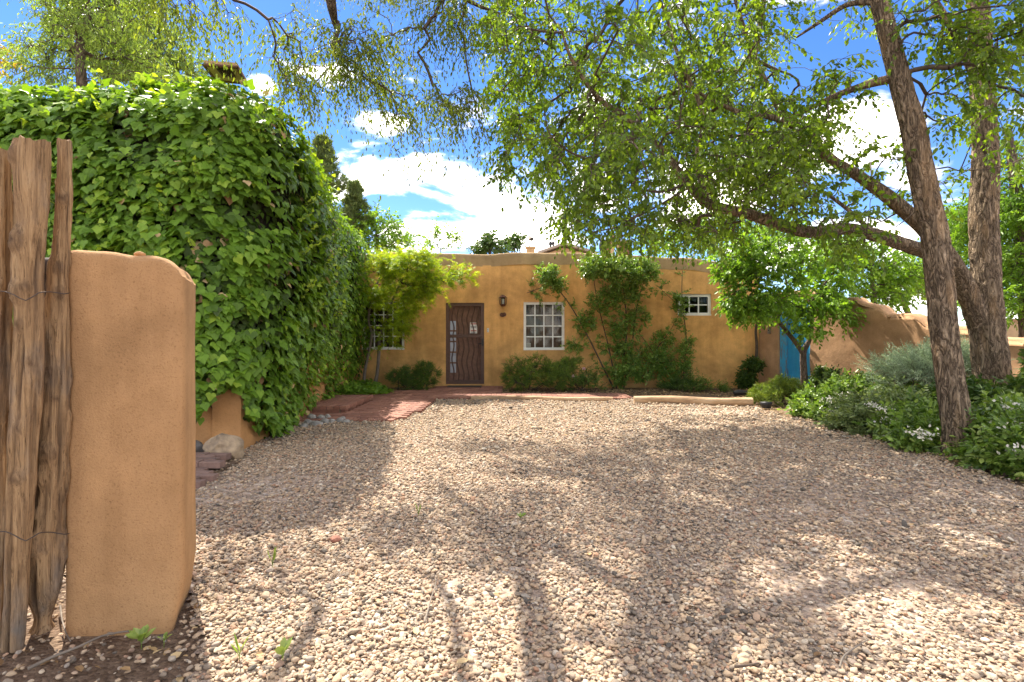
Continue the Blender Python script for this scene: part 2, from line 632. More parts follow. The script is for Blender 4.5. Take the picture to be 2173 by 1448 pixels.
def groundmat(name, cols, scale=26, bumpd=0.02, big=0.25):
    m, nt, b = material(name)
    tc = nt.nodes.new('ShaderNodeTexCoord')
    vo = nt.nodes.new('ShaderNodeTexVoronoi')
    vo.inputs['Scale'].default_value = scale
    nt.links.new(tc.outputs['Object'], vo.inputs['Vector'])
    sp = nt.nodes.new('ShaderNodeSeparateColor')
    nt.links.new(vo.outputs['Color'], sp.inputs[0])
    r = ramp(nt, cols)
    nt.links.new(sp.outputs[0], r.inputs[0])
    n = noise_node(nt, 0.8, 5)
    rn = ramp(nt, [(0.35, (1 - big,) * 3), (0.65, (1 + big * 0.5,) * 3)])
    nt.links.new(n.outputs[0], rn.inputs[0])
    nt.links.new(mixrgb(nt, 1, r.outputs[0], rn.outputs[0], 'MULTIPLY'), b.inputs['Base Color'])
    b.inputs['Roughness'].default_value = 0.95
    b.inputs['Specular IOR Level'].default_value = 0.15
    iv = nt.nodes.new('ShaderNodeMath')
    iv.operation = 'SUBTRACT'
    iv.inputs[0].default_value = 1
    nt.links.new(vo.outputs['Distance'], iv.inputs[1])
    bump(nt, b, iv.outputs[0], 1.0, bumpd)
    return m


DRIVE = groundmat('gravel_fines', [(0.0, (0.25, 0.19, 0.145)), (0.4, (0.36, 0.265, 0.195)), (0.75, (0.42, 0.32, 0.24)), (1, (0.50, 0.42, 0.34))], 34, 0.02)
SOIL = groundmat('dry_soil', [(0.0, (0.13, 0.085, 0.055)), (0.5, (0.18, 0.12, 0.08)), (1, (0.24, 0.17, 0.115))], 60, 0.012, 0.35)
FIELD = groundmat('far_ground', [(0.0, (0.16, 0.12, 0.08)), (1, (0.24, 0.19, 0.13))], 3, 0.02, 0.3)
BLUE = None

# ================================================================== THE SETTING
def gh(x, y):
    x, y = np.asarray(x, float), np.asarray(y, float)
    p = np.stack([x * 0.8, y * 0.8, np.zeros_like(x)], -1).reshape(-1, 3)
    return (0.022 * fbm(p, 3, 5)).reshape(x.shape)


def sheet(name, xs, ys, keep, z, mat, label, kind='structure', base=(0, 0, 0)):
    X, Y = np.meshgrid(xs, ys, indexing='ij')
    Z = z(X, Y)
    nx, ny = len(xs), len(ys)
    i, j = np.meshgrid(np.arange(nx - 1), np.arange(ny - 1), indexing='ij')
    k = keep((X[:-1, :-1] + X[1:, 1:]) / 2, (Y[:-1, :-1] + Y[1:, 1:]) / 2)
    q = np.stack([i * ny + j, (i + 1) * ny + j, (i + 1) * ny + j + 1, i * ny + j + 1], -1)[k]
    mb = MB().add(np.stack([X, Y, Z], -1), q.reshape(-1, 4), smooth=True)
    return single(name, mb, mat, label, base=base, kind=kind)


def wob(y, s, a):
    y = np.asarray(y, float)
    return a * vnoise(np.stack([y.ravel() * 2.3, 0 * y.ravel() + s, 0 * y.ravel()], -1), 3).reshape(y.shape)


def in_drive(x, y):
    right = 4.28 + wob(y, 1.0, 0.12)
    left = np.where(y > 7.86, -1.62 + np.where((y > 8.7), 0.17, 0) - np.where(y > 10.4, 0.12, 0),
                    np.where(y > 5.0, -3.4, np.interp(y, [-2.0, 1.2, 2.2, 2.55, 2.68, 2.8], [0.0, -0.85, -1.20, -1.48, -1.75, -2.62])))
    left = left + np.where(y < 7.8, wob(y, 5.0, 0.06), 0)
    return (x > left) & (x < right) & (y < 10.72 + np.where(x > 2.35, -0.0, 0.0)) & (y > -2.0)


far = np.concatenate([[-600, -200, -80, -40, -25], np.arange(-16, -4, 0.5), np.arange(-4, 8, 0.12), np.arange(8, 18.1, 0.5), [25, 40, 80, 200, 600]])
sheet('ground', far, np.concatenate([[-300, -80, -30, -12], np.arange(-6, 0, 0.5), np.arange(0, 14, 0.12), np.arange(14, 20.1, 0.5), [28, 40, 80, 200, 700]]),
      lambda x, y: np.ones_like(x, bool), lambda x, y: gh(x, y) * ((np.abs(x) < 20) & (y < 25)) - 0.016, SOIL, 'bare brown soil around the drive and the beds')
sheet('driveway', np.arange(-3.6, 4.7, 0.07), np.arange(-1.5, 10.8, 0.07), in_drive, lambda x, y: gh(x, y) - 0.004, DRIVE,
      'tan gravel driveway running up to the adobe house')

# ------------------------------------------------------------------ brick path
BL, BW, BH = 0.205, 0.1, 0.055


def brick_mesh(name, mat, l=BL - 0.008, w=BW - 0.007, h=BH, c=0.005):
    x, y = l / 2, w / 2
    lo = [(-x, -y, 0), (x, -y, 0), (x, y, 0), (-x, y, 0)]
    mid = [(-x, -y, h - c), (x, -y, h - c), (x, y, h - c), (-x, y, h - c)]
    top = [(-x + c, -y + c, h), (x - c, -y + c, h), (x - c, y - c, h), (-x + c, y - c, h)]
    f = [(8, 9, 10, 11)]
    for k in range(4):
        k2 = (k + 1) % 4
        f += [(k, k2, 4 + k2, 4 + k), (4 + k, 4 + k2, 8 + k2, 8 + k)]
    return MB().add(lo + mid + top, f, 0.0).mesh(name, mat)


BRICK_ME = brick_mesh('brick', BRICK)
OLD_ME = brick_mesh('old_brick', BRICK_OLD)


def in_path(x, y):
    r1 = (y > 7.86) & (y < 8.7) & (x > -3.55) & (x < -1.64)
    r2 = (y >= 8.7) & (y < 10.42) & (x > -3.5) & (x < -1.46)
    r3 = (y >= 10.42) & (y < 11.35) & (x > -3.45) & (x < 2.3)
    r4 = (y >= 11.35) & (y < 12.95) & (x > np.where(y < 12.0, -3.3 + (y - 11.35) * 1.5, -1.85)) & (x < -0.30)
    step = (x < -2.62) & (y > 8.38) & (y < 10.1)
    return (r1 | r2 | r3 | r4) & ~step


path = sheet('brick_path', np.arange(-3.7, 2.5, 0.1), np.arange(7.8, 13.0, 0.08), lambda x, y: in_path(x, y), lambda x, y: gh(x, y) * 0 + 0.006, SOIL,
             'red brick path laid from the drive to the front door')
rows = []
for k, y in enumerate(np.arange(7.91, 12.95, BW)):
    for x in np.arange(-3.6 + (k % 2) * BL / 2, 2.4, BL):
        if in_path(np.array(x), np.array(y)):
            rows.append((x, y))
rows.sort(key=lambda p: p[1] + (0 if p[0] > -2.7 else 5))
for n, (x, y) in enumerate(rows[:300]):
    place(path, 'brick', BRICK_ME, (x, y, -0.014 + rng.normal(0, 0.002)), (rng.normal(0, .006), rng.normal(0, .004), rng.normal(0, .008)))
rest = MB()
bv = np.array([v.co[:] for v in BRICK_ME.vertices])
bf = np.array([p.vertices[:] for p in BRICK_ME.polygons])
for (x, y) in rows[300:]:
    rest.add(bv + np.array([x, y, -0.014 + rng.normal(0, 0.002)]), bf, rng.random())
part(path, 'far_brickwork', rest, BRICK, kind='stuff')
# soldier edge at the front of the path
for x in np.arange(-3.5, -1.66, BW + 0.004):
    place(path, 'brick', BRICK_ME, (x, 7.80, -0.02), (0, 0, R(90) + rng.normal(0, .01)))

# two-course brick step beside the ivy
step = thing('brick_step', 'low red brick step beside the ivy, two courses high', 'step', (-3.05, 9.2, 0))
core = MB().box((-3.48, 8.44, 0.0), (-2.68, 9.98, 0.115))
part(step, 'mortar_bed', core, SOIL)
for k, y in enumerate(np.arange(8.52, 10.0, BL + 0.002)):
    for x in np.arange(-3.45, -2.62, BW + 0.003):
        place(step, 'brick', BRICK_ME, (x, y, 0.085), (0, 0, R(90) + rng.normal(0, .006)))
for x in np.arange(-3.42, -2.66, BL + 0.004):
    place(step, 'brick', BRICK_ME, (x, 8.47, 0.026), (0, 0, rng.normal(0, .006)))
for y in np.arange(8.58, 10.0, BL + 0.004):
    place(step, 'brick', BRICK_ME, (-2.665, y, 0.026), (0, 0, R(90)))

# brick landing just behind the pillar
landing = thing('brick_landing', 'worn purplish brick landing between the pillar and the boulder', 'paving', (-3.2, 4.8, 0))
part(landing, 'bedding', MB().box((-3.9, 4.36, -0.03), (-2.64, 5.28, 0.01)), SOIL)
for k, y in enumerate(np.arange(4.42, 5.3, BW)):
    for x in np.arange(-3.85 + (k % 2) * BL / 2, -2.56 - (y - 4.42) * 0.26, BL):
        place(landing, 'brick', OLD_ME, (x, y, (0.035 if y > 4.84 else -0.012) + rng.normal(0, .002)), (0, 0, rng.normal(0, .01)))

# ------------------------------------------------------------------ adobe walls
def adobe_wall(parent, name, o, d, length, ztop, openings, thick, mat, amp=0.012, seed=0, res=0.12, label=None, zsplit=None, reveal=None):
    """wall from plan point o along unit d; outward is d rotated -90 deg; openings (x0,x1,z0,z1) with reveals; ztop(x) gives the top"""
    d = np.array(d, float)
    out = np.array([d[1], -d[0]])
    H = max(ztop(x) for x in np.linspace(0, length, 40))
    zsplit = zsplit if zsplit is not None else (max([q[3] for q in openings], default=0) + 0.05)

    def lines(a, b, cuts):
        c = sorted(set([a, b] + [round(x, 4) for x in cuts if a < x < b]))
        r = []
        for p, q in zip(c[:-1], c[1:]):
            n = max(1, int(round((q - p) / res)))
            r += list(np.linspace(p, q, n, endpoint=False))
        return np.array(r + [b])
    xs = lines(0, length, [q[0] for q in openings] + [q[1] for q in openings])
    zs = lines(-0.05, H, [q[2] for q in openings] + [q[3] for q in openings] + [zsplit])
    X, Z = np.meshgrid(xs, zs, indexing='ij')
    top = np.array([ztop(x) for x in xs])[:, None]
    Z2 = np.where(Z > zsplit, zsplit + (Z - zsplit) * (top - zsplit) / (H - zsplit), Z)
    Z2 = np.minimum(Z2, top)
    pos = np.stack([X * 1.1, Z2 * 1.1, np.full_like(X, seed)], -1).reshape(-1, 3)
    disp = (amp * 2.2 * fbm(pos, 4, seed)).reshape(X.shape)
    nx, nzz = len(xs), len(zs)

    def pt(X, Z, off):
        return np.stack([o[0] + d[0] * X + out[0] * off, o[1] + d[1] * X + out[1] * off, Z], -1)
    V = pt(X, Z2, disp)
    hole = np.zeros((nx - 1, nzz - 1), bool)
    mx, mz = (xs[:-1] + xs[1:]) / 2, (zs[:-1] + zs[1:]) / 2
    for (a, b, c, e) in openings:
        hole |= ((mx > a) & (mx < b))[:, None] & ((mz > c) & (mz < e))[None]
    i, j = np.meshgrid(np.arange(nx - 1), np.arange(nzz - 1), indexing='ij')
    q = np.stack([i * nzz + j, (i + 1) * nzz + j, (i + 1) * nzz + j + 1, i * nzz + j + 1], -1)[~hole]
    mb = MB().add(V, q, smooth=True)
    BK = pt(X, Z2, np.full_like(X, -thick))
    mb.add(BK, q[:, ::-1])
    full = np.ones((nx + 1, nzz + 1), bool)
    full[1:-1, 1:-1] = hole                          # True = empty
    side = []
    for a in range(nx):
        for b in range(nzz - 1):
            if full[a, b + 1] != full[a + 1, b + 1]:
                side.append((a * nzz + b, a * nzz + b + 1))
    for a in range(nx - 1):
        for b in range(nzz):
            if full[a + 1, b] != full[a + 1, b + 1]:
                side.append((a * nzz + b, (a + 1) * nzz + b))
    F_, B_ = V.reshape(-1, 3), BK.reshape(-1, 3)
    s = np.array(side)
    n = len(s)
    vv = np.concatenate([F_[s[:, 0]], F_[s[:, 1]], B_[s[:, 1]], B_[s[:, 0]]])
    k = np.arange(n)
    mb.add(vv, np.stack([k, k + n, k + 2 * n, k + 3 * n], -1))
    return part(parent, name, mb, mat, label)


def coping(parent, name, o, d, length, zfun, half, hgt, front, mat, seed=1):
    """rounded adobe top swept along a wall: front face `front` proud of the wall face"""
    d = np.array(d, float)
    out = np.array([d[1], -d[0]])
    xs = np.linspace(0, length, max(8, int(length / 0.05)))
    ang = np.linspace(0, math.pi, 9)
    r = 0.07
    prof = [(front, -hgt)] + [(front, -hgt * 0.5)]
    prof += [(front - r + r * math.cos(a), -r + r * math.sin(a)) for a in np.linspace(0, math.pi / 2, 6)]
    prof += [(-2 * half + r - r * math.sin(a), -r + r * math.cos(a)) for a in np.linspace(0, math.pi / 2, 6)]
    prof += [(-2 * half, -hgt)]
    prof = np.array(prof)
    X = np.repeat(xs[:, None], len(prof), 1)
    off = np.repeat(prof[None, :, 0], len(xs), 0)
    z = np.repeat(prof[None, :, 1], len(xs), 0) + np.array([zfun(x) for x in xs])[:, None]
    ns = fbm(np.stack([X * 1.7, z * 2, off * 2 + seed], -1).reshape(-1, 3), 4, seed).reshape(X.shape)
    off = off + ns * 0.018
    z = z + ns * 0.022
    V = np.stack([o[0] + d[0] * X + out[0] * off, o[1] + d[1] * X + out[1] * off, z], -1)
    n, k = V.shape[:2]
    i, j = np.meshgrid(np.arange(n - 1), np.arange(k - 1), indexing='ij')
    q = np.stack([i * k + j, (i + 1) * k + j, (i + 1) * k + j + 1, i * k + j + 1], -1).reshape(-1, 4)
    mb = MB().add(V, q, smooth=True)
    e0, e1 = V[0], V[-1]
    for e in (e0, e1):
        mb.add(np.concatenate([e, e.mean(0)[None]]), [(a, a + 1, k) for a in range(k - 1)])
    return part(parent, name, mb, mat)


HY = 13.07                                           # the house front
HX0 = -5.2
house = thing('adobe_house', 'flat-roofed orange adobe house with a brown screen door', 'house', (0.4, HY, 0))


def ztop(x):
    X = x + HX0
    return 3.24 + 0.016 * math.sin(X * 1.9) + 0.01 * math.sin(X * 4.3 + 1) - 0.17 * np.clip((X - 1.6) / 3.0, 0, 1) ** 1.5 - 0.10 * np.clip((X - 4.4) / 1.6, 0, 1)


WIN_A = (-3.62, -2.597, 0.905, 2.07)
WIN_B = (0.278, 1.267, 0.895, 2.057)
WIN_C = (3.995, 4.81, 1.727, 2.25)
DOOR = (-1.597, -0.672, 0.0, 2.036)
rel = lambda w: (w[0] - HX0, w[1] - HX0, w[2], w[3])
adobe_wall(house, 'wall', (HX0, HY), (1, 0), 5.95 - HX0, lambda x: ztop(x) - 0.28, [rel(WIN_A), rel(WIN_B), rel(WIN_C), rel(DOOR)], 0.32, ADOBE, 0.012, 3)
coping(house, 'parapet', (HX0, HY), (1, 0), 5.95 - HX0, ztop, 0.16, 0.30, 0.016, ADOBE_TOP, 2)
b = MB().box((HX0, HY + 0.32, -0.05), (HX0 + 0.3, 19.0, 3.1)).box((5.63, HY + 0.325, -0.05), (5.93, 19.0, 2.9)).box((HX0 + 0.3, 18.7, -0.05), (5.63, 19.0, 3.1))
part(house, 'outer_wall', b, ADOBE)
part(house, 'roof', MB().box((HX0 + 0.3, HY + 0.322, 2.62), (5.63, 18.7, 2.74)), SAND_ROOF)
part(house, 'floor', MB().box((HX0 + 0.3, HY + 0.322, -0.05), (5.63, 18.7, 0.0)), BROWN_WOOD)
part(house, 'partition', MB().box((HX0 + 0.31, 15.4, 0.0), (5.62, 15.5, 2.6)), DARK)


def window(w, cols, rws, fw=0.062, bar=0.026, depth=0.035, mat=WHITE):
    x0, x1, z0, z1 = w
    y = HY + depth
    f = MB()
    f.box((x0, y, z0), (x0 + fw, y + 0.06, z1)).box((x1 - fw, y, z0), (x1, y + 0.06, z1))
    f.box((x0 + fw, y, z1 - fw), (x1 - fw, y + 0.06, z1)).box((x0 + fw, y, z0), (x1 - fw, y + 0.06, z0 + fw))
    f.box((x0 - 0.0, y - 0.03, z0 - 0.004), (x1, y - 0.002, z0 + 0.03))
    o = part(house, 'window', f, mat)
    gx = np.linspace(x0 + fw, x1 - fw, cols + 1)
    gz = np.linspace(z0 + fw, z1 - fw, rws + 1)
    for a in gx[1:-1]:
        part(o, 'muntin', MB().box((a - bar / 2, y + 0.012, z0 + fw), (a + bar / 2, y + 0.045, z1 - fw)), mat)
    for c in gz[1:-1]:
        part(o, 'muntin', MB().box((x0 + fw, y + 0.016, c - bar / 2), (x1 - fw, y + 0.041, c + bar / 2)), mat)
    for a, a2 in zip(gx[:-1], gx[1:]):
        for c, c2 in zip(gz[:-1], gz[1:]):
            t = rng.normal(0, 0.0022, 4)
            v = [(a, y + 0.028 + t[0], c), (a2, y + 0.028 + t[1], c), (a2, y + 0.028 + t[2], c2), (a, y + 0.028 + t[3], c2)]
            v += [(p[0], p[1] + 0.004, p[2]) for p in v]
            part(o, 'pane', MB().add(v, [(0, 1, 2, 3), (7, 6, 5, 4), (0, 4, 5, 1), (2, 6, 7, 3)]), GLASS)
    return o


def curtain(win, w, n, amp=0.03, back=0.16, lean=0.0):
    x0, x1, z0, z1 = w
    xs = np.linspace(x0 - 0.05, x1 + 0.05, n)
    zs = np.linspace(z0 - 0.1, z1 + 0.05, 14)
    X, Z = np.meshgrid(xs, zs, indexing='ij')
    ph = X * 38 + 1.1 * np.sin(Z * 4.1) + 0.7 * np.sin(Z * 1.7 + X * 6)
    Y = HY + back + amp * np.sin(ph) + amp * 0.4 * np.sin(ph * 0.37 + 2)
    k = len(zs)
    i, j = np.meshgrid(np.arange(n - 1), np.arange(k - 1), indexing='ij')
    q = np.stack([i * k + j, (i + 1) * k + j, (i + 1) * k + j + 1, i * k + j + 1], -1).reshape(-1, 4)
    part(win, 'curtain', MB().add(np.stack([X, Y, Z], -1), q, smooth=True), CURTAIN)


wa = window(WIN_A, 4, 4)
curtain(wa, WIN_A, 90)
wb = window(WIN_B, 4, 4)
curtain(wb, WIN_B, 90)
part(wb, 'paper_note', MB().box((0.345, HY + 0.072, 0.965), (0.455, HY + 0.074, 1.065)), PAPER)
wc = window(WIN_C, 3, 2, 0.07, 0.028)
wc_back = None

# front door: brown steel screen with wavy bars over a glazed door
x0, x1, z0, z1 = DOOR
yd = HY + 0.03
fr = MB()
fw = 0.075
zb = 0.075
fr.box((x0, yd, zb), (x0 + fw, yd + 0.045, z1)).box((x1 - fw, yd, zb), (x1, yd + 0.045, z1))
fr.box((x0 + fw, yd, z1 - fw), (x1 - fw, yd + 0.045, z1)).box((x0 + fw, yd, zb), (x1 - fw, yd + 0.045, zb + 0.09))
door = part(house, 'door', fr, BROWN)
zm = 1.24
part(door, 'mid_rail', MB().box((x0 + fw, yd + 0.003, zm - 0.045), (x1 - fw, yd + 0.042, zm + 0.03)), BROWN)
part(door, 'sill', MB().box((x0 - 0.0, HY - 0.03, -0.02), (x1, HY + 0.12, 0.072)), ADOBE)
for k in range(6):
    xb = x0 + fw + (k + 0.75) * (x1 - x0 - 2 * fw) / 6.4
    for (a, c, sgn) in ((zb + 0.09, zm - 0.045, 1), (zm + 0.03, z1 - fw, -1)):
        zz = np.linspace(a, c, 14)
        wv = 0.028 * np.sin((zz - a) / (c - a) * math.pi * (3.0 if sgn > 0 else 2.4) + k * 0.25)
        bar = MB()
        for p in range(13):
            bar.prisms([(xb + wv[p], yd + 0.02, zz[p])], [(xb + wv[p + 1], yd + 0.02, zz[p + 1])], 0.012, 0.012, 4)
        part(door, 'wavy_bar', bar, BROWN)
part(door, 'lock_plate', MB().box((x1 - 0.062, yd - 0.012, 1.0), (x1 - 0.018, yd, 1.17)), BLACK)
kn = MB().tube([(x1 - 0.04, yd - 0.012, 1.05), (x1 - 0.04, yd - 0.05, 1.05)], 0.012, 8).tube([(x1 - 0.04, yd - 0.05, 1.05), (x1 - 0.13, yd - 0.055, 1.05)], 0.011, 8)
kn.tube([(x1 - 0.04, yd - 0.014, 1.13), (x1 - 0.04, yd - 0.035, 1.13)], 0.02, 10)
part(door, 'handle', kn, BLACK)
note = part(door, 'notice', MB().box((-1.02, yd + 0.046, 1.30), (-0.845, yd + 0.049, 1.56)), PAPER, label='white paper notice behind the bars')
for q, (a, c) in enumerate(((1.515, 1.545), (1.47, 1.476), (1.455, 1.461), (1.44, 1.446), (1.425, 1.431), (1.35, 1.38), (1.33, 1.336), (1.315, 1.321))):
    part(note, 'printed_line', MB().box((-1.005, yd + 0.0447, a), (-0.86, yd + 0.0457, c)), PAPER_RED if q in (0, 5) else BLACK)
inner = part(door, 'inner_door', MB().box((x0 + 0.005, yd + 0.14, 0.05), (x1 - 0.005, yd + 0.18, z1 - 0.002)), BROWN_WOOD)
for a, w_ in ((0, 0.14),):
    for zz in np.linspace(0.32, 1.62, 6)[:-1]:
        part(inner, 'pane', MB().box((x0 + 0.09, yd + 0.130, zz + 0.02), (x0 + 0.09 + w_, yd + 0.1385, zz + 0.24)), STEEL)

# wall lantern, plaque, bell, mat
lx, lz = (1067.5 - CX) * HY / F, 1.216 + (715 - 640) * HY / F
lan = thing('wall_lantern', 'brown metal wall lantern right of the front door', 'lantern', (lx, HY, lz))
part(lan, 'back_plate', MB().box((lx - 0.05, HY - 0.03, lz - 0.12), (lx + 0.05, HY - 0.012, lz + 0.12)), RUST)
cg = MB()
for s in range(6):
    a = math.pi * 2 * s / 6
    c, sn = math.cos(a), math.sin(a)
    cg.prisms([(lx + 0.075 * c, HY - 0.12 + 0.075 * sn, lz - 0.08)], [(lx + 0.095 * c, HY - 0.12 + 0.085 * sn, lz + 0.09)], 0.008, 0.008, 4)
cg.tube([(lx, HY - 0.12, lz - 0.13), (lx, HY - 0.12, lz - 0.10), (lx, HY - 0.12, lz - 0.075)], [0.03, 0.075, 0.085], 6)
cg.tube([(lx, HY - 0.12, lz + 0.085), (lx, HY - 0.12, lz + 0.12), (lx, HY - 0.12, lz + 0.15)], [0.105, 0.07, 0.02], 6)
part(lan, 'cage', cg, RUST)
part(lan, 'candle_tube', MB().tube([(lx, HY - 0.12, lz - 0.07), (lx, HY - 0.12, lz + 0.05)], 0.03, 10), WHITE)
gg = MB().tube([(lx, HY - 0.12, lz - 0.076), (lx, HY - 0.12, lz + 0.084)], [0.07, 0.085], 6, cap=False, smooth=False)
part(lan, 'glass', gg, GLASS)
pz = 1.216 + (715 - 668) * HY / F
pq = MB()
for dx in (-0.032, 0.03):
    pq.tube([(lx + dx, HY - 0.035, pz + dx * 0.1), (lx + dx, HY - 0.005, pz + dx * 0.1)], [0.045, 0.05], 14)
pq.tube([(lx, HY - 0.03, pz - 0.03), (lx, HY - 0.01, pz - 0.03)], 0.03, 10)
single('wall_ornament', pq, RUST, 'small rusty ornament of joined discs under the wall lantern', 'ornament', (lx, HY, pz))
bx_, bz_ = (1035.5 - CX) * HY / F, 1.216 + (715 - 701) * HY / F
bell = thing('doorbell', 'small white doorbell on the wall beside the front door', 'doorbell', (bx_, HY, bz_))
part(bell, 'plate', MB().box((bx_ - 0.022, HY - 0.03, bz_ - 0.05), (bx_ + 0.022, HY + 0.02, bz_ + 0.05)), WHITE)
for s in (-0.022, 0.022):
    part(bell, 'button', MB().tube([(bx_, HY - 0.031, bz_ + s), (bx_, HY - 0.037, bz_ + s)], 0.011, 10), BLACK)
single('doormat', MB().box((-1.52, 12.62, 0.035), (-0.72, 12.93, 0.055)), PLASTIC_BLACK, 'dark doormat on the bricks before the front door', 'doormat', (-1.1, 12.8, 0.035))

# ------------------------------------------------------------------ garden wall with the blue gate, running towards the viewer
GW_O = np.array([5.97, HY - 0.02])
GW_D = np.array([0.35, -0.937])
GW_N = np.array([GW_D[1], -GW_D[0]])                  # outward (towards the drive)


def gw(t, z, off=0.0):
    p = GW_O + GW_D * t + GW_N * off
    return np.array([p[0], p[1], z])


def gbox(mb, t0, t1, o0, o1, z0_, z1_):
    c = [gw(t0, z0_, o0), gw(t1, z0_, o0), gw(t1, z0_, o1), gw(t0, z0_, o1)]
    v = c + [p + np.array([0, 0, z1_ - z0_]) for p in c]
    return mb.add(v, [(0, 3, 2, 1), (4, 5, 6, 7), (0, 1, 5, 4), (1, 2, 6, 5), (2, 3, 7, 6), (3, 0, 4, 7)])



T_GATE = (0.56, 1.40)
gwall = thing('garden_wall', 'stepped pinkish adobe garden wall with a blue gate', 'wall', gw(3.0, 0))


def gtop(t):
    base = np.interp(t, [0, 1.4, 1.70, 1.78, 1.88, 2.45, 2.52, 2.62, 2.9, 2.99, 3.05, 3.5, 3.6, 3.75, 3.95, 4.5, 4.65, 4.85, 7.0], [2.24, 2.24, 2.19, 2.08, 2.02, 2.0, 1.93, 1.88, 1.83, 1.76, 1.67, 1.65, 1.61, 1.47, 1.41, 1.37, 1.28, 1.21, 1.18])
    return base


part(gwall, 'end_pier', gbox(MB(), -0.35, 0.0, -0.28, -0.01, -0.05, 2.2), ADOBE_PINK)
adobe_wall(gwall, 'wall', GW_O, GW_D, 7.0, lambda t: gtop(t) - 0.1, [(T_GATE[0], T_GATE[1], -0.04, 2.0)], 0.3, ADOBE_PINK, 0.02, 9, 0.06)
coping(gwall, 'coping', GW_O, GW_D, 7.0, lambda t: float(gtop(t)), 0.15, 0.13, 0.02, ADOBE_PINK, 6)


def bluemat(name, worn):
    m, nt, b = material(name)
    n = noise_node(nt, 14, 7, 0.7, stretch=(1, 1, 0.25))
    n2 = noise_node(nt, 3, 3)
    r2 = ramp(nt, [(0.3, (0.035, 0.30, 0.55)), (0.7, (0.05, 0.39, 0.66))])
    nt.links.new(n2.outputs[0], r2.inputs[0])
    x = r2.outputs[0]
    r = ramp(nt, [(0.5 - worn, (0, 0, 0)), (0.6 - worn, (1, 1, 1))])
    nt.links.new(n.outputs[0], r.inputs[0])
    x = mixrgb(nt, r.outputs[0], x, (0.16, 0.20, 0.24)) if worn > -0.08 else x
    nt.links.new(x, b.inputs['Base Color'])
    b.inputs['Roughness'].default_value = 0.6
    bump(nt, b, n.outputs[0], 0.4, 0.004)
    return m


BLUE = bluemat('blue_paint', -0.2)
BLUE_WORN = bluemat('worn_blue_paint', 0.02)


gate = thing('garden_gate', 'bright blue plank gate in the garden wall', 'gate', gw(1.0, 0))
part(gate, 'gate_post', gbox(MB(), 0.565, 0.75, -0.16, -0.03, 0.02, 1.99), BLUE_WORN, label='worn blue-grey post')
part(gate, 'gate_post', gbox(MB(), 1.34, 1.395, -0.16, -0.03, 0.02, 1.99), BLUE)
part(gate, 'lintel', gbox(MB(), 0.752, 1.338, -0.16, -0.03, 1.88, 1.99), BLUE)
te = np.linspace(0.76, 1.33, 7)
for a, c in zip(te[:-1], te[1:]):
    part(gate, 'plank', gbox(MB(), a + 0.004, c - 0.004, -0.12, -0.09 + rng.normal(0, .002), 0.04, 1.87), BLUE)
part(gate, 'frame_rail', gbox(MB(), 0.765, 1.325, -0.088, -0.07, 1.48, 1.58), BLUE)
part(gate, 'frame_rail', gbox(MB(), 0.765, 1.325, -0.088, -0.07, 0.06, 0.18), BLUE)
part(gate, 'frame_rail', gbox(MB(), 0.765, 0.80, -0.088, -0.072, 0.181, 1.479), BLUE)
part(gate, 'latch', MB().tube([gw(0.80, 1.5, -0.07), gw(0.80, 1.5, -0.03)], 0.018, 8).tube([gw(0.80, 1.5, -0.03), gw(0.86, 1.5, -0.03)], 0.01, 6), BLACK)
sw = thing('intercom_plate', 'small grey plate on the wall left of the blue gate', 'plate', gw(0.3, 1.36))
part(sw, 'plate', gbox(MB(), 0.26, 0.33, -0.01, 0.03, 1.29, 1.43), STEEL)
part(sw, 'button', gbox(MB(), 0.285, 0.305, 0.031, 0.036, 1.35, 1.38), BLACK)

# ------------------------------------------------------------------ ivy house (the building under the ivy)
IVX = -3.16
ivh = thing('ivy_house', 'adobe outbuilding buried under ivy, its stucco foot showing', 'building', (-5.5, 6, 0))
fl = np.array([1.0, 0])
WIN_I = (P(55, 0, 5.9)[0], P(155, 0, 5.9)[0], 1.95, 2.75)
adobe_wall(ivh, 'wall', (-9.0, 5.86), (1, 0), 9.0 + IVX, lambda x: 3.45, [(WIN_I[0] + 9, WIN_I[1] + 9, WIN_I[2], WIN_I[3])], 0.3, ADOBE_LOW, 0.02, 12)
dd = np.array([-0.75, 7.2])
L_ = np.linalg.norm(dd)
dd /= L_
adobe_wall(ivh, 'wall', (IVX, 5.86), dd, L_, lambda x: 3.4, [], 0.3, ADOBE_LOW, 0.02, 14)
adobe_wall(ivh, 'plinth', (-9.0, 5.80), (1, 0), 9.0 - 2.90, lambda x: 0.9 + 0.02 * math.sin(x * 3), [], 0.3, ADOBE_LOW, 0.015, 15)
adobe_wall(ivh, 'plinth', (-2.895, 5.802), dd, L_ * 0.9, lambda x: 0.9, [], 0.3, ADOBE_LOW, 0.015, 16)
part(ivh, 'roof', MB().box((-9.0, 5.9, 3.2), (-3.75, 13.0, 3.3)), SAND_ROOF)
part(ivh, 'outer_wall', MB().box((-9.0, 6.17, -0.05), (-8.7, 13.0, 3.2)).box((-8.7, 12.8, -0.05), (-3.9, 13.0, 3.2)), ADOBE_LOW)
wi = MB()
a, c, e, g = WIN_I
wi.box((a, 5.9, e), (a + 0.06, 5.95, g)).box((c - 0.06, 5.9, e), (c, 5.95, g)).box((a + 0.06, 5.9, g - 0.06), (c - 0.06, 5.95, g)).box((a + 0.06, 5.9, e), (c - 0.06, 5.95, e + 0.08))
wi = part(ivh, 'window', wi, TAN)
part(wi, 'pane', MB().box((a + 0.06, 5.925, e + 0.08), (c - 0.06, 5.93, g - 0.06)), GLASS)

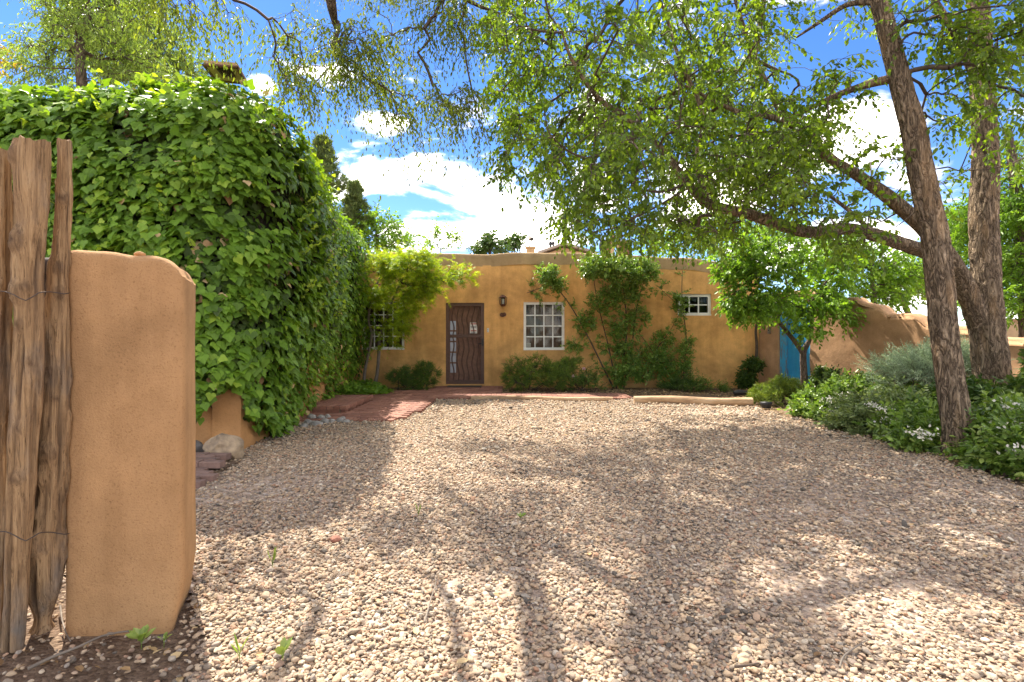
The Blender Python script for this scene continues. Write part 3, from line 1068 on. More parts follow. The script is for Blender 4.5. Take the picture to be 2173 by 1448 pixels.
# tan hooded chimney cap rising from the ivy
cc = P(475, 168, 6.5)
chim = thing('roof_chimney', 'tan tilted chimney hood with a dark grille above the ivy', 'chimney', (cc[0], cc[1] + 0.2, 3.3))
part(chim, 'stack', MB().box((cc[0] - 0.16, cc[1] + 0.25, 3.3), (cc[0] + 0.1, cc[1] + 0.5, cc[2] - 0.06)), TAN)


def quadbox(corners, nrm, th):
    c = np.array(corners)
    v = np.concatenate([c, c + np.array(nrm) * th])
    return MB().add(v, [(0, 1, 2, 3), (7, 6, 5, 4), (0, 4, 5, 1), (1, 5, 6, 2), (2, 6, 7, 3), (3, 7, 4, 0)])


hood = [P(432, 138, 6.15), P(503, 143, 6.15), P(523, 177, 6.62), P(458, 171, 6.62)]
nn = np.cross(np.array(hood[1]) - hood[0], np.array(hood[3]) - hood[0])
nn = nn / np.linalg.norm(nn)
nn = nn if nn[2] > 0 else -nn
part(chim, 'hood', quadbox(hood, nn, 0.05), TAN)
H0 = [np.array(h) for h in hood]
lerp2 = lambda s, t: (H0[0] * (1 - s) + H0[1] * s) * (1 - t) + (H0[3] * (1 - s) + H0[2] * s) * t
part(chim, 'grille_frame', quadbox([lerp2(.33, .12) - nn * .012, lerp2(.80, .12) - nn * .012, lerp2(.76, .62) - nn * .012, lerp2(.36, .62) - nn * .012], nn, 0.010), DARKWOOD)
for s in np.linspace(0.4, 0.74, 6):
    g_ = MB().prisms([lerp2(s, .17) - nn * .016], [lerp2(s, .58) - nn * .016], 0.006, 0.006, 4)
    part(chim, 'grille_bar', g_, RUST)
for (s, t) in ((0, 1), (1, 2), (2, 3), (3, 0)):
    part(chim, 'rim', MB().prisms([H0[s]], [H0[t]], 0.02, 0.02, 4), RUST)

# ------------------------------------------------------------------ gate pillar
def pillar():
    base = np.array([-1.66, 2.42, 0])
    cor = np.array([(-1.835, 2.215), (-1.352, 2.235), (-1.535, 2.64), (-1.93, 2.62)])
    ring = []
    rr = [0.035, 0.055, 0.05, 0.04]
    for k in range(4):
        p, a_, b_ = cor[k], cor[k - 1], cor[(k + 1) % 4]
        ua, ub = nz(a_ - p), nz(b_ - p)
        for t in np.linspace(0, 1, 7):
            q0, q2 = p + ua * rr[k], p + ub * rr[k]
            ring.append((1 - t) ** 2 * q0 + 2 * t * (1 - t) * p + t * t * q2)
        s0, s1 = p + ub * rr[k], b_ - ub * rr[(k + 1) % 4]
        for t in np.linspace(0, 1, 11)[1:-1]:
            ring.append(s0 + (s1 - s0) * t)
    ring = np.array(ring)
    c = ring.mean(0)
    H = 1.578
    lv = [(z, 1.0) for z in np.linspace(-0.04, H - 0.035, 70)]
    lv += [(H - 0.035 + 0.035 * math.sin(a_), 1 - (1 - math.cos(a_)) * 0.16) for a_ in np.linspace(0.2, math.pi / 2, 7)]
    V = []
    for z, s in lv:
        r = c + (ring - c) * s
        r = r + (ring - c) * (0.05 * max(0, (0.18 - z) / 0.2)) * np.array([0.1, 0.2])
        # the right-hand top corner is worn round
        side = (r - c) @ np.array([0.911, 0.412])
        e = np.clip((side - 0.07) / 0.125, 0, 1)
        drop = (0.025 * np.clip((r[:, 0] - c[0] + 0.2) / 0.4, 0, 1) + 0.085 * (1 - np.sqrt(np.maximum(0, 1 - e * e * .98)))) * np.clip((z - 1.2) / 0.37, 0, 1) ** 3
        # foot slightly undercut on the right
        foot = np.clip((0.2 - z) / 0.2, 0, 1) * np.clip((r[:, 0] - c[0]) / 0.25, 0, 1)
        r[:, 0] -= foot * 0.05
        V.append(np.stack([r[:, 0], r[:, 1], z - drop], -1))
    V = np.array(V)
    n, k = V.shape[:2]
    out2 = np.concatenate([nz(V[:, :, :2] - c), np.zeros((n, k, 1))], -1)
    ns = fbm(V.reshape(-1, 3) * np.array([5, 5, 4]), 5, 21).reshape(n, k)
    V = V + out2 * (ns * 0.006)[:, :, None]
    tk = (np.arange(n) > 69)[:, None]
    V[:, :, 2] += np.where(tk, fbm(V.reshape(-1, 3) * 9, 3, 22).reshape(n, k) * 0.012, 0)
    i, j = np.meshgrid(np.arange(n - 1), np.arange(k), indexing='ij')
    q = np.stack([i * k + j, i * k + (j + 1) % k, (i + 1) * k + (j + 1) % k, (i + 1) * k + j], -1).reshape(-1, 4)
    mb = MB().add(V, q, smooth=True)
    topc = V[-1].mean(0) + np.array([0, 0, 0.004])
    mb.add(np.concatenate([V[-1], topc[None]]), [(a_, (a_ + 1) % k, k) for a_ in range(k)], smooth=True)
    t = thing('gate_pillar', 'tall tan stucco gate pillar with a worn rounded top', 'pillar', base)
    part(t, 'shaft', mb, ADOBE_PILLAR)
    ch = MB().add(*rock(0.022, 31, (1.2, 0.6, 0.6), 2))
    ch.v[0] = ch.v[0] + np.array([-1.62, 2.36, 1.575])
    part(t, 'loose_chip', ch, ADOBE_PILLAR)


def ico(sub):
    t = (1 + 5 ** 0.5) / 2
    v = [(-1, t, 0), (1, t, 0), (-1, -t, 0), (1, -t, 0), (0, -1, t), (0, 1, t), (0, -1, -t), (0, 1, -t), (t, 0, -1), (t, 0, 1), (-t, 0, -1), (-t, 0, 1)]
    f = [(0, 11, 5), (0, 5, 1), (0, 1, 7), (0, 7, 10), (0, 10, 11), (1, 5, 9), (5, 11, 4), (11, 10, 2), (10, 7, 6), (7, 1, 8), (3, 9, 4), (3, 4, 2),
         (3, 2, 6), (3, 6, 8), (3, 8, 9), (4, 9, 5), (2, 4, 11), (6, 2, 10), (8, 6, 7), (9, 8, 1)]
    v = [np.array(x, float) / np.linalg.norm(x) for x in v]
    for _ in range(sub):
        cache, nf = {}, []

        def mid(a, b):
            k = (min(a, b), max(a, b))
            if k not in cache:
                p = v[a] + v[b]
                v.append(p / np.linalg.norm(p))
                cache[k] = len(v) - 1
            return cache[k]
        for a, b, c in f:
            ab, bc, ca = mid(a, b), mid(b, c), mid(c, a)
            nf += [(a, ab, ca), (b, bc, ab), (c, ca, bc), (ab, bc, ca)]
        f = nf
    return np.array(v), np.array(f)


ICO = {k: ico(k) for k in (0, 1, 2, 3, 4)}


def rock(r, seed, stretch=(1, 1, 1), sub=3, rough=0.35, facets=7):
    v, f = ICO[sub]
    v = v.copy()
    g = np.random.default_rng(seed)
    for _ in range(facets):                          # chop a few flat faces
        n = nz(g.normal(size=3))
        dlim = 0.72 + 0.2 * g.random()
        dd_ = v @ n
        v -= np.where(dd_ > dlim, dd_ - dlim, 0)[:, None] * n
    v = v * (1 + rough * 0.5 * fbm(v * 1.3 + seed, 3, seed))[:, None] * np.array(stretch) * r
    return v, f


pillar()

# ------------------------------------------------------------------ coyote fence of rough poles
def polemat():
    m, nt, b = material('weathered_pole')
    g = noise_node(nt, 24, 8, 0.72, stretch=(1.6, 1.6, 0.10), distortion=1.2)
    t = noise_node(nt, 6, 6, 0.65, stretch=(1, 1, 0.4))
    c = noise_node(nt, 85, 5, 0.75, stretch=(2, 2, 0.07))
    r = ramp(nt, [(0.25, (0.09, 0.055, 0.035)), (0.42, (0.27, 0.165, 0.085)), (0.58, (0.44, 0.285, 0.15)), (0.78, (0.56, 0.40, 0.23))])
    nt.links.new(g.outputs[0], r.inputs[0])
    rt = ramp(nt, [(0.48, (0, 0, 0)), (0.70, (1, 1, 1))])
    nt.links.new(t.outputs[0], rt.inputs[0])
    grey = ramp(nt, [(0.3, (0.075, 0.06, 0.05)), (0.7, (0.27, 0.225, 0.185))])
    nt.links.new(g.outputs[0], grey.inputs[0])
    x = mixrgb(nt, rt.outputs[0], r.outputs[0], grey.outputs[0])
    rc = ramp(nt, [(0.36, (0.25, 0.22, 0.2)), (0.46, (1, 1, 1))])
    nt.links.new(c.outputs[0], rc.inputs[0])
    x = mixrgb(nt, 0.8, x, rc.outputs[0], 'MULTIPLY')
    a = nt.nodes.new('ShaderNodeAttribute')
    a.attribute_name = 'rnd'
    x = mixrgb(nt, a.outputs['Fac'], x, (0.10, 0.06, 0.038))
    nt.links.new(x, b.inputs['Base Color'])
    b.inputs['Roughness'].default_value = 0.9
    b.inputs['Specular IOR Level'].default_value = 0.2
    h = nt.nodes.new('ShaderNodeMath')
    h.operation = 'MULTIPLY_ADD'
    h.inputs[1].default_value = 0.8
    nt.links.new(c.outputs[0], h.inputs[0])
    nt.links.new(g.outputs[0], h.inputs[2])
    bump(nt, b, h.outputs[0], 0.9, 0.012)
    return m


POLE = polemat()


def pole(spec, Y, seed, knots, flat=0.75, jag=0.02, ragged=0.0):
    """spec rows: (u_left, u_right, v) of the pole's outline at distance Y; knots: (v, side -1..1, size)"""
    s = np.array(spec, float)
    cen = np.stack([(s[:, 0] + s[:, 1]) / 2, s[:, 2]], -1)
    pts = np.array([P(c[0], c[1], Y) for c in cen])
    rad = (s[:, 1] - s[:, 0]) / 2 * Y / F
    rows_ = resample(np.concatenate([pts, rad[:, None]], 1), 0.016)
    n, k = len(rows_), 36
    ang = np.linspace(0, 2 * math.pi, k, endpoint=False)
    C, S = np.cos(ang), np.sin(ang)
    X = rows_[:, 0:1] + rows_[:, 3:4] * C
    Yv = rows_[:, 1:2] + rows_[:, 3:4] * S * flat
    Z = np.repeat(rows_[:, 2:3], k, 1)
    V = np.stack([X, Yv, Z], -1)
    ov = np.stack([np.repeat(C[None], n, 0), np.repeat(S[None], n, 0), np.zeros((n, k))], -1)
    q = np.stack([np.repeat(C[None] * 2.2, n, 0), np.repeat(S[None] * 2.2, n, 0), Z * 3.0], -1).reshape(-1, 3)
    ridges = fbm(q * np.array([2.2, 2.2, 0.5]) + seed, 4, seed).reshape(n, k)
    lumps = fbm(q * np.array([0.6, 0.6, 2.0]) + seed, 3, seed + 5).reshape(n, k)
    crack = np.clip(fbm(q * np.array([4.5, 4.5, 0.55]) + seed * 2, 3, seed + 31).reshape(n, k) - 0.22, 0, 1)
    disp = rows_[:, 3:4] * (0.20 * ridges + 0.24 * lumps - 0.9 * crack)
    if ragged:
        disp = disp + rows_[:, 3:4] * ragged * np.maximum(0, fbm(q * np.array([1.2, 1.2, 3.5]) + 3, 4, seed + 9).reshape(n, k))
    rnd = np.clip(crack * 3.0, 0, 0.8)
    for (kv, side, size) in knots:
        z = EYE - (kv - HV) * Y / F
        a0 = -math.pi / 2 + side * math.pi / 2
        da = (ang - a0 + math.pi) % (2 * math.pi) - math.pi
        r_loc = np.interp(z, rows_[::-1, 2], rows_[::-1, 3])
        d2 = np.sqrt((da[None] * r_loc) ** 2 + ((Z - z) * 0.8) ** 2) / size
        disp = disp + size * 0.75 * np.exp(-d2 ** 2 * 1.2) - size * 0.5 * np.exp(-(d2 * 3.0) ** 2)
        rnd = np.maximum(rnd, 0.9 * np.exp(-(d2 * 1.9) ** 2) + 0.55 * np.exp(-((d2 - 0.95) * 5) ** 2))
    V = V + ov * disp[:, :, None]
    top = Z >= rows_[:, 2].max() - 0.001
    V[0, :, 2] += fbm(np.stack([C * 3, S * 3, C * 0 + seed], -1), 3, seed) * jag
    i, j = np.meshgrid(np.arange(n - 1), np.arange(k), indexing='ij')
    qd = np.stack([i * k + j, i * k + (j + 1) % k, (i + 1) * k + (j + 1) % k, (i + 1) * k + j], -1).reshape(-1, 4)
    mb = MB().add(V, qd, rnd.ravel(), smooth=True)
    for ring, fl_ in ((V[0], 1), (V[-1], -1)):
        cpt = ring.mean(0)
        mb.add(np.concatenate([ring, cpt[None]]), [(a_, (a_ + 1) % k, k)[::fl_] for a_ in range(k)], 0.15)
    return mb


fence = thing('pole_fence', 'rough weathered wooden pole fence beside the stucco pillar', 'fence', (-2.1, 2.15, 0))
part(fence, 'pole', pole([(-46, 21, 322), (-48, 21, 560), (-52, 20, 800), (-55, 14, 1050), (-58, 8, 1398)], 2.12, 3, [(480, .3, .02), (860, -.1, .03)], jag=0.015, ragged=0.3), POLE)
part(fence, 'pole', pole([(33, 99, 300), (34, 98, 420), (32, 92, 520), (31, 86, 600), (35, 86, 700), (28, 85, 820), (22, 78, 960), (16, 68, 1100), (12, 58, 1250), (6, 50, 1378)], 2.10, 4,
                         [(335, -.45, .028), (512, -.25, .034), (622, -.35, .032), (610, .3, .014), (690, -.1, .02), (905, .1, .016), (1010, .15, .022), (770, .4, .012)], jag=0.03), POLE)
part(fence, 'pole', pole([(123, 147, 298), (122, 149, 380), (118, 149, 450), (114, 147, 530), (106, 145, 580), (102, 146, 680), (100, 146, 760), (88, 143, 880), (76, 139, 1000), (63, 134, 1130), (60, 124, 1240), (76, 104, 1310), (66, 110, 1338)],
                         2.20, 8, [(425, .3, .022), (572, .35, .018), (622, .4, .02), (790, 0, .014), (955, .1, .03), (1150, -.1, .035), (845, .3, .012)], jag=0.012, ragged=0.5), POLE)
for v_ in (565, 905):
    part(fence, 'rail', MB().tube([P(-260, v_ + 6, 2.34), P(60, v_, 2.34), P(150, v_ - 2, 2.34)], 0.035, 10), DARKWOOD)
for (a_, c_) in ((-75, -28), (-25, 26), (92, 122)):
    part(fence, 'board', MB().box((P(a_, 0, 2.42)[0], 2.40, 0.1), (P(c_, 0, 2.42)[0], 2.42, P(0, 570 if a_ < 80 else 566, 2.42)[2])), DARKWOOD)
for (v_, dv) in ((622, -22), (1132, 26)):
    w = np.array([P(-50, v_ + 10 + dv * .3, 2.02), P(0, v_ - 4, 2.03), P(30, v_ + 4, 2.02), P(55, v_ + 16, 2.02), P(82, v_, 2.03), P(110, v_ - 2, 2.11), P(135, v_ + 2, 2.12), P(147, v_, 2.16)])
    part(fence, 'tie_wire', MB().tube(resample(w, 0.02), 0.0022, 5), WIRE)

# ================================================================== PLANTS
def blade(w, curl=0.05, mid=0.42):
    """simple leaf: two quads folded along the midrib, length 1 along +Y"""
    v = np.array([(0, 0, 0), (w * .8, mid * .55, .06), (w * .85, mid * 1.55, .045), (0, 1, -curl), (-w * .85, mid * 1.55, .045), (-w * .8, mid * .55, .06)])
    return v, np.array([(0, 1, 2, 3), (0, 3, 4, 5)])


def ivyleaf(seed):
    g = np.random.default_rng(seed)
    h = np.array([(0, .10), (.20, -.06), (.44, .04), (.54 + g.normal(0, .03), .30), (.34, .50), (.20, .74), (0, 1.0)])
    zf = lambda x, y: -.16 * abs(x) ** 1.5 * 1.2 + .10 * abs(x) - .22 * max(0, y - .4) ** 1.6
    r = [(x, y, zf(x, y)) for x, y in h]
    l = [(-x * (1 + g.normal(0, .04)), y, zf(x, y)) for x, y in h[1:-1]]
    v = np.array(r + l)
    f = [(0, 1, 2, 3), (0, 3, 4, 6), (4, 5, 6, 6), (0, 9, 8, 7), (0, 6, 10, 9), (6, 11, 10, 10)]
    v = np.array(r + l)
    tri = [(0, 1, 2), (0, 2, 3), (0, 3, 4), (0, 4, 6), (4, 5, 6), (0, 8, 7), (0, 9, 8), (0, 10, 9), (0, 6, 10), (6, 11, 10)]
    return v, np.array(tri)


def starleaf(n=5):
    v = [(0, 0, 0)]
    f = []
    for k in range(n):
        a = math.pi / 2 + (k - (n - 1) / 2) * 0.62
        L = 1.0 - 0.16 * abs(k - (n - 1) / 2)
        da = 0.16
        i = len(v)
        v += [(.45 * L * math.cos(a - da), .45 * L * math.sin(a - da), .03), (L * math.cos(a), L * math.sin(a), -.08), (.45 * L * math.cos(a + da), .45 * L * math.sin(a + da), .03)]
        f.append((0, i, i + 1, i + 2))
    return np.array(v), np.array(f)


ELM, WILLOW, ROUND = blade(.30), blade(.19, .1), blade(.40, .02)
NEEDLE = blade(.07, 0.0)
LANCE = blade(.16, .12)
MAPLE = starleaf(5)


def put_leaves(mb, base, D, N, size, tmpl, rnd, mat=0):
    tv, tf = tmpl
    n, k = len(base), len(tv)
    if n == 0:
        return
    D = nz(D)
    X = nz(np.cross(D, N))
    Z = np.cross(X, D)
    s = np.broadcast_to(size, (n,))[:, None, None]
    v = base[:, None] + s * (tv[None, :, 0:1] * X[:, None] + tv[None, :, 1:2] * D[:, None] + tv[None, :, 2:3] * Z[:, None])
    f = (np.arange(n)[:, None, None] * k + tf[None]).reshape(-1, tf.shape[1])
    mb.add(v.reshape(-1, 3), f, np.repeat(np.broadcast_to(rnd, (n,)), k), mat)


def sprays(mb, C, out, per, L, droop, nleaf, size, tmpl, g, spread=0.8, hang=0.5, twig_r=0.0025, leafmat_i=0, twigmat_i=1, rbias=0.0, up=0.6, flat=0.6, keep=1.0, sides=3):
    """leafy twigs at every centre: curved, drooping by `droop`, leaves alternating along them"""
    n = len(C) * per
    c = np.repeat(C, per, 0)
    o = np.repeat(out, per, 0)
    d = nz(o + g.normal(size=(n, 3)) * spread)
    ln = L * (0.55 + 0.75 * g.random(n))
    K = 5
    t = np.linspace(0, 1, K)
    pts = c[:, None] + d[:, None] * (ln[:, None] * t)[:, :, None]
    pts[:, :, 2] -= droop * (ln[:, None] * t ** 1.8)
    pts = pts + g.normal(size=pts.shape) * (0.03 * L) * t[None, :, None]
    if twig_r > 0:
        for a in range(K - 1):
            mb.prisms(pts[:, a], pts[:, a + 1], twig_r * (1 - .2 * a), twig_r * (1 - .2 * (a + 1)), sides, 0.5, twigmat_i)
    tl = (np.arange(nleaf) + 0.6) / nleaf
    tl = 0.12 + 0.88 * tl
    ii = np.clip((tl * (K - 1)).astype(int), 0, K - 2)
    fr = tl * (K - 1) - ii
    bp = pts[:, ii] * (1 - fr)[None, :, None] + pts[:, ii + 1] * fr[None, :, None]
    td = nz(pts[:, ii + 1] - pts[:, ii])
    side = nz(np.cross(td, nz(g.normal(size=(n, 1, 3)) * flat + np.array([0, 0, 1.0]))))
    sg = np.where(np.arange(nleaf) % 2 == 0, 1.0, -1.0)[None, :, None]
    D = td * 0.55 + side * sg * 0.85 + np.array([0, 0, -1.0]) * hang + g.normal(size=bp.shape) * 0.25
    D[:, -1] = td[:, -1] + np.array([0, 0, -hang * 0.6])
    Nn = nz(np.array([0, 0, up]) + g.normal(size=bp.shape) * 0.55)
    sz = size * (0.65 + 0.6 * g.random((n, nleaf)))
    rd = np.clip(np.repeat(g.normal(0.5 + rbias, 0.16, n), nleaf) + g.normal(0, 0.13, n * nleaf), 0, 1)
    bp, D, Nn, sz = bp.reshape(-1, 3), D.reshape(-1, 3), Nn.reshape(-1, 3), sz.ravel()
    if keep < 1:
        k = g.random(len(bp)) < keep
        bp, D, Nn, sz, rd = bp[k], D[k], Nn[k], sz[k], rd[k]
    put_leaves(mb, bp, D, Nn, sz, tmpl, rd, leafmat_i)


def in_blobs(blobs, n, g, gap=0.0, gscale=1.4, seed=0):
    """n points inside ellipsoids (u, v, Y, ru, rv, rY[, weight]) given by photo pixels at distance Y"""
    w = np.array([(b[3] * b[4]) * (b[6] if len(b) > 6 else 1.0) for b in blobs], float)
    w /= w.sum()
    out = []
    tot = 0
    while tot < n:
        k = g.choice(len(blobs), size=n, p=w)
        d = nz(g.normal(size=(n, 3))) * (g.random(n) ** (1 / 2.6))[:, None]
        bb = np.array([b[:6] for b in blobs])[k]
        Y = bb[:, 2]
        c = np.stack([(bb[:, 0] - CX) * Y / F, Y, EYE - (bb[:, 1] - HV) * Y / F], -1)
        r = np.stack([bb[:, 3] * Y / F, bb[:, 5], bb[:, 4] * Y / F], -1)
        p = c + d * r
        if gap > -1:
            p = p[fbm(p * gscale + seed * 3.7, 2, seed + 40) > gap - 0.0]
        out.append(p)
        tot += len(p)
    return np.concatenate(out)[:n]


def connect(limb_pts, C, g, bias=0.35):
    """joins cluster centres to the limbs by short routes -> parent index list over nodes = limbs + centres"""
    L0 = np.asarray(limb_pts)
    nodes = np.concatenate([L0, C])
    m, n = len(L0), len(C)
    plen = np.zeros(m + n)
    par = np.full(m + n, -1)
    best = np.full(n, 1e9)
    bp = np.zeros(n, int)
    for a in range(0, n, 400):
        d = np.linalg.norm(C[a:a + 400, None] - L0[None], axis=2)
        bp[a:a + 400] = d.argmin(1)
        best[a:a + 400] = d.min(1)
    order = []
    alive = np.ones(n, bool)
    for _ in range(n):
        k = int(np.argmin(np.where(alive, best, 1e9)))
        alive[k] = False
        par[m + k] = bp[k]
        plen[m + k] = plen[bp[k]] + np.linalg.norm(C[k] - nodes[bp[k]])
        order.append(m + k)
        d = np.linalg.norm(C - C[k], axis=1) + bias * plen[m + k]
        u = alive & (d < best)
        best[u] = d[u]
        bp[u] = m + k
    cnt = np.ones(m + n)
    for k in reversed(order):
        if par[k] >= m:
            cnt[par[k]] += cnt[k]
    return nodes, par, cnt, m


def branchwork(mb, limb_pts, C, g, r0=0.004, mat=1, sag=0.06, maxr=0.05, sides=4, bias=0.35):
    nodes, par, cnt, m = connect(limb_pts, C, g, bias)
    n = len(C)
    a, b = nodes[par[m:]], C
    ra = np.minimum(maxr, r0 * cnt[m:] ** 0.45)
    ln = np.linalg.norm(b - a, axis=1)
    K = 4
    t = np.linspace(0, 1, K)
    pts = a[:, None] * (1 - t)[None, :, None] + b[:, None] * t[None, :, None]
    bow = (np.sin(t * math.pi))[None, :, None] * (g.normal(size=(n, 1, 3)) * 0.10 + np.array([0, 0, sag])) * ln[:, None, None]
    pts = pts + bow
    for i in range(K - 1):
        mb.prisms(pts[:, i], pts[:, i + 1], ra, ra, sides, 0.5, mat)
    return nz(b - a)


def trunk_mesh(pts, rad, sides=40, step=0.03, seed=1, ridge=0.10, flare=0.0):
    rows_ = resample(np.concatenate([np.asarray(pts, float), np.asarray(rad, float)[:, None]], 1), step)
    c, r = rows_[:, :3], rows_[:, 3]
    t = nz(np.gradient(c, axis=0))
    n = len(c)
    a = nz(np.cross(t[0], np.array([0, 1.0, 0.05])))
    ang = np.linspace(0, 2 * math.pi, sides, endpoint=False)
    V = np.zeros((n, sides, 3))
    O = np.zeros((n, sides, 3))
    s = np.concatenate([[0], np.cumsum(np.linalg.norm(np.diff(c, axis=0), axis=1))])
    for i in range(n):
        a = nz(a - t[i] * np.dot(a, t[i]))
        b = np.cross(t[i], a)
        O[i] = np.cos(ang)[:, None] * a + np.sin(ang)[:, None] * b
        V[i] = c[i] + O[i] * r[i]
    q = np.stack([np.repeat(np.cos(ang)[None], n, 0), np.repeat(np.sin(ang)[None], n, 0), np.repeat(s[:, None], sides, 1)], -1).reshape(-1, 3)
    w = fbm(q * np.array([1.6, 1.6, 1.4]) + seed, 3, seed + 3)
    qq = q * np.array([5.0, 5.0, 2.6]) + np.stack([w, w, 0 * w], -1) * 0.8 + seed
    rd = 1 - 2 * np.abs(fbm(qq, 4, seed))
    disp = ridge * (rd - 0.75) + 0.10 * w
    V = V + O * (disp.reshape(n, sides) * np.maximum(r, 0.02)[:, None])[:, :, None]
    if flare:
        k = np.clip(1 - s / 0.35, 0, 1)[:, None] ** 2 * (1 + 0.5 * np.sin(ang * 4 + seed))[None]
        V = V + O * (k * flare)[:, :, None]
    i, j = np.meshgrid(np.arange(n - 1), np.arange(sides), indexing='ij')
    f = np.stack([i * sides + j, i * sides + (j + 1) % sides, (i + 1) * sides + (j + 1) % sides, (i + 1) * sides + j], -1).reshape(-1, 4)
    mb = MB().add(V, f, smooth=True)
    mb.add(np.concatenate([V[-1], c[-1:]]), [(k, (k + 1) % sides, sides) for k in range(sides)])
    return mb, rows_


BARK = barkmat('furrowed_bark', (0.075, 0.052, 0.036), (0.43, 0.32, 0.215), wood=(0.56, 0.36, 0.19), depth=0.05)
BARK2 = barkmat('grey_bark', (0.07, 0.052, 0.04), (0.24, 0.185, 0.14), wood=(0.34, 0.23, 0.14), depth=0.025)
TWIG = plain('twig_bark', (0.085, 0.060, 0.042), 0.9, var=0.3)
TWIG_GREY = plain('grey_twig', (0.17, 0.14, 0.11), 0.9, var=0.3)
G_ = lambda a, b, c: [(0.0, a), (0.5, b), (1.0, c)]
LEAF_ELM = leafmat('elm_leaf', G_((0.034, 0.062, 0.010), (0.08, 0.13, 0.016), (0.165, 0.225, 0.03)), 0.50, (1.65, 1.65, 0.32))
LEAF_SIB = leafmat('small_elm_leaf', G_((0.05, 0.075, 0.012), (0.10, 0.14, 0.02), (0.19, 0.225, 0.035)), 0.48, (1.5, 1.45, 0.4))
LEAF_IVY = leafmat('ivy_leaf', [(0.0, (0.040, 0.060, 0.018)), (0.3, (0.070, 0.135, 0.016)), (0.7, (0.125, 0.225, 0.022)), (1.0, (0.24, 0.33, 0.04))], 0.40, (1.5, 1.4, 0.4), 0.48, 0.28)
LEAF_MAPLE = leafmat('maple_leaf', G_((0.09, 0.17, 0.012), (0.18, 0.275, 0.016), (0.36, 0.41, 0.024)), 0.5, (1.5, 1.3, 0.35))
LEAF_VINE = leafmat('firethorn_leaf', G_((0.06, 0.115, 0.022), (0.12, 0.20, 0.032), (0.23, 0.30, 0.07)), 0.34, rough=0.30, spec=0.6)
LEAF_JUN = leafmat('juniper_needle', G_((0.045, 0.085, 0.02), (0.095, 0.155, 0.022), (0.21, 0.25, 0.035)), 0.25)
LEAF_JUNY = leafmat('gold_juniper_needle', G_((0.05, 0.09, 0.018), (0.12, 0.17, 0.022), (0.26, 0.29, 0.04)), 0.3)
LEAF_HERB = leafmat('herb_leaf', G_((0.045, 0.085, 0.015), (0.10, 0.165, 0.025), (0.24, 0.30, 0.075)), 0.36, rough=0.36, spec=.5)
LEAF_DARK = leafmat('dark_shrub_leaf', G_((0.022, 0.045, 0.012), (0.045, 0.085, 0.016), (0.10, 0.14, 0.03)), 0.28, rough=0.35)
LEAF_GREY = leafmat('sage_leaf', G_((0.12, 0.16, 0.10), (0.20, 0.26, 0.16), (0.32, 0.38, 0.26)), 0.25, (1.1, 1.15, 0.8))
LEAF_FAR = leafmat('far_leaf', G_((0.05, 0.10, 0.015), (0.11, 0.20, 0.022), (0.20, 0.31, 0.04)), 0.5, (1.4, 1.4, 0.5))
LEAF_PINE = leafmat('pine_needle', G_((0.05, 0.08, 0.03), (0.10, 0.14, 0.045), (0.19, 0.23, 0.08)), 0.25)
LEAF_WILLOW = leafmat('pale_leaf', G_((0.09, 0.14, 0.03), (0.15, 0.21, 0.045), (0.24, 0.30, 0.07)), 0.45)
LEAF_GOLD = leafmat('gold_leaf', G_((0.35, 0.24, 0.02), (0.5, 0.36, 0.03), (0.6, 0.45, 0.05)), 0.4, (1.2, 1.1, 0.5))
LEAF_OLIVE = leafmat('olive_leaf', G_((0.06, 0.085, 0.03), (0.12, 0.16, 0.055), (0.24, 0.28, 0.11)), 0.32, (1.3, 1.3, .6), rough=0.4)
FLOWER = leafmat('white_flower', G_((0.62, 0.58, 0.48), (0.74, 0.70, 0.60), (0.80, 0.77, 0.70)), 0.3, (1.05, 1.05, 1.0))
PINK = leafmat('pink_flower', G_((0.55, 0.25, 0.25), (0.7, 0.4, 0.38), (0.8, 0.6, 0.55)), 0.3, (1.05, 1.0, 1.0))
LITTER = leafmat('dry_leaf_litter', G_((0.13, 0.075, 0.035), (0.26, 0.17, 0.08), (0.40, 0.30, 0.16)), 0.15, (1, 1, .8), 0.7, 0.2)

# ------------------------------------------------------------------ ivy
def ivy_plan():
    pts = [(-8.6, 5.58), (-3.55, 5.58)]
    for a in np.linspace(-90, 0, 8)[1:-1]:
        pts.append((-3.45 + 0.62 * math.cos(R(a)), 6.15 + 0.57 * math.sin(R(a))))
    pts += [(-2.83, 6.2), (-3.05, 8.2), (-3.22, 10.2), (-3.46, 12.95)]
    pts = np.array(pts)
    s = np.concatenate([[0], np.cumsum(np.linalg.norm(np.diff(pts, axis=0), axis=1))])
    return pts, s


IPTS, IS = ivy_plan()
S_CORNER = IS[1]


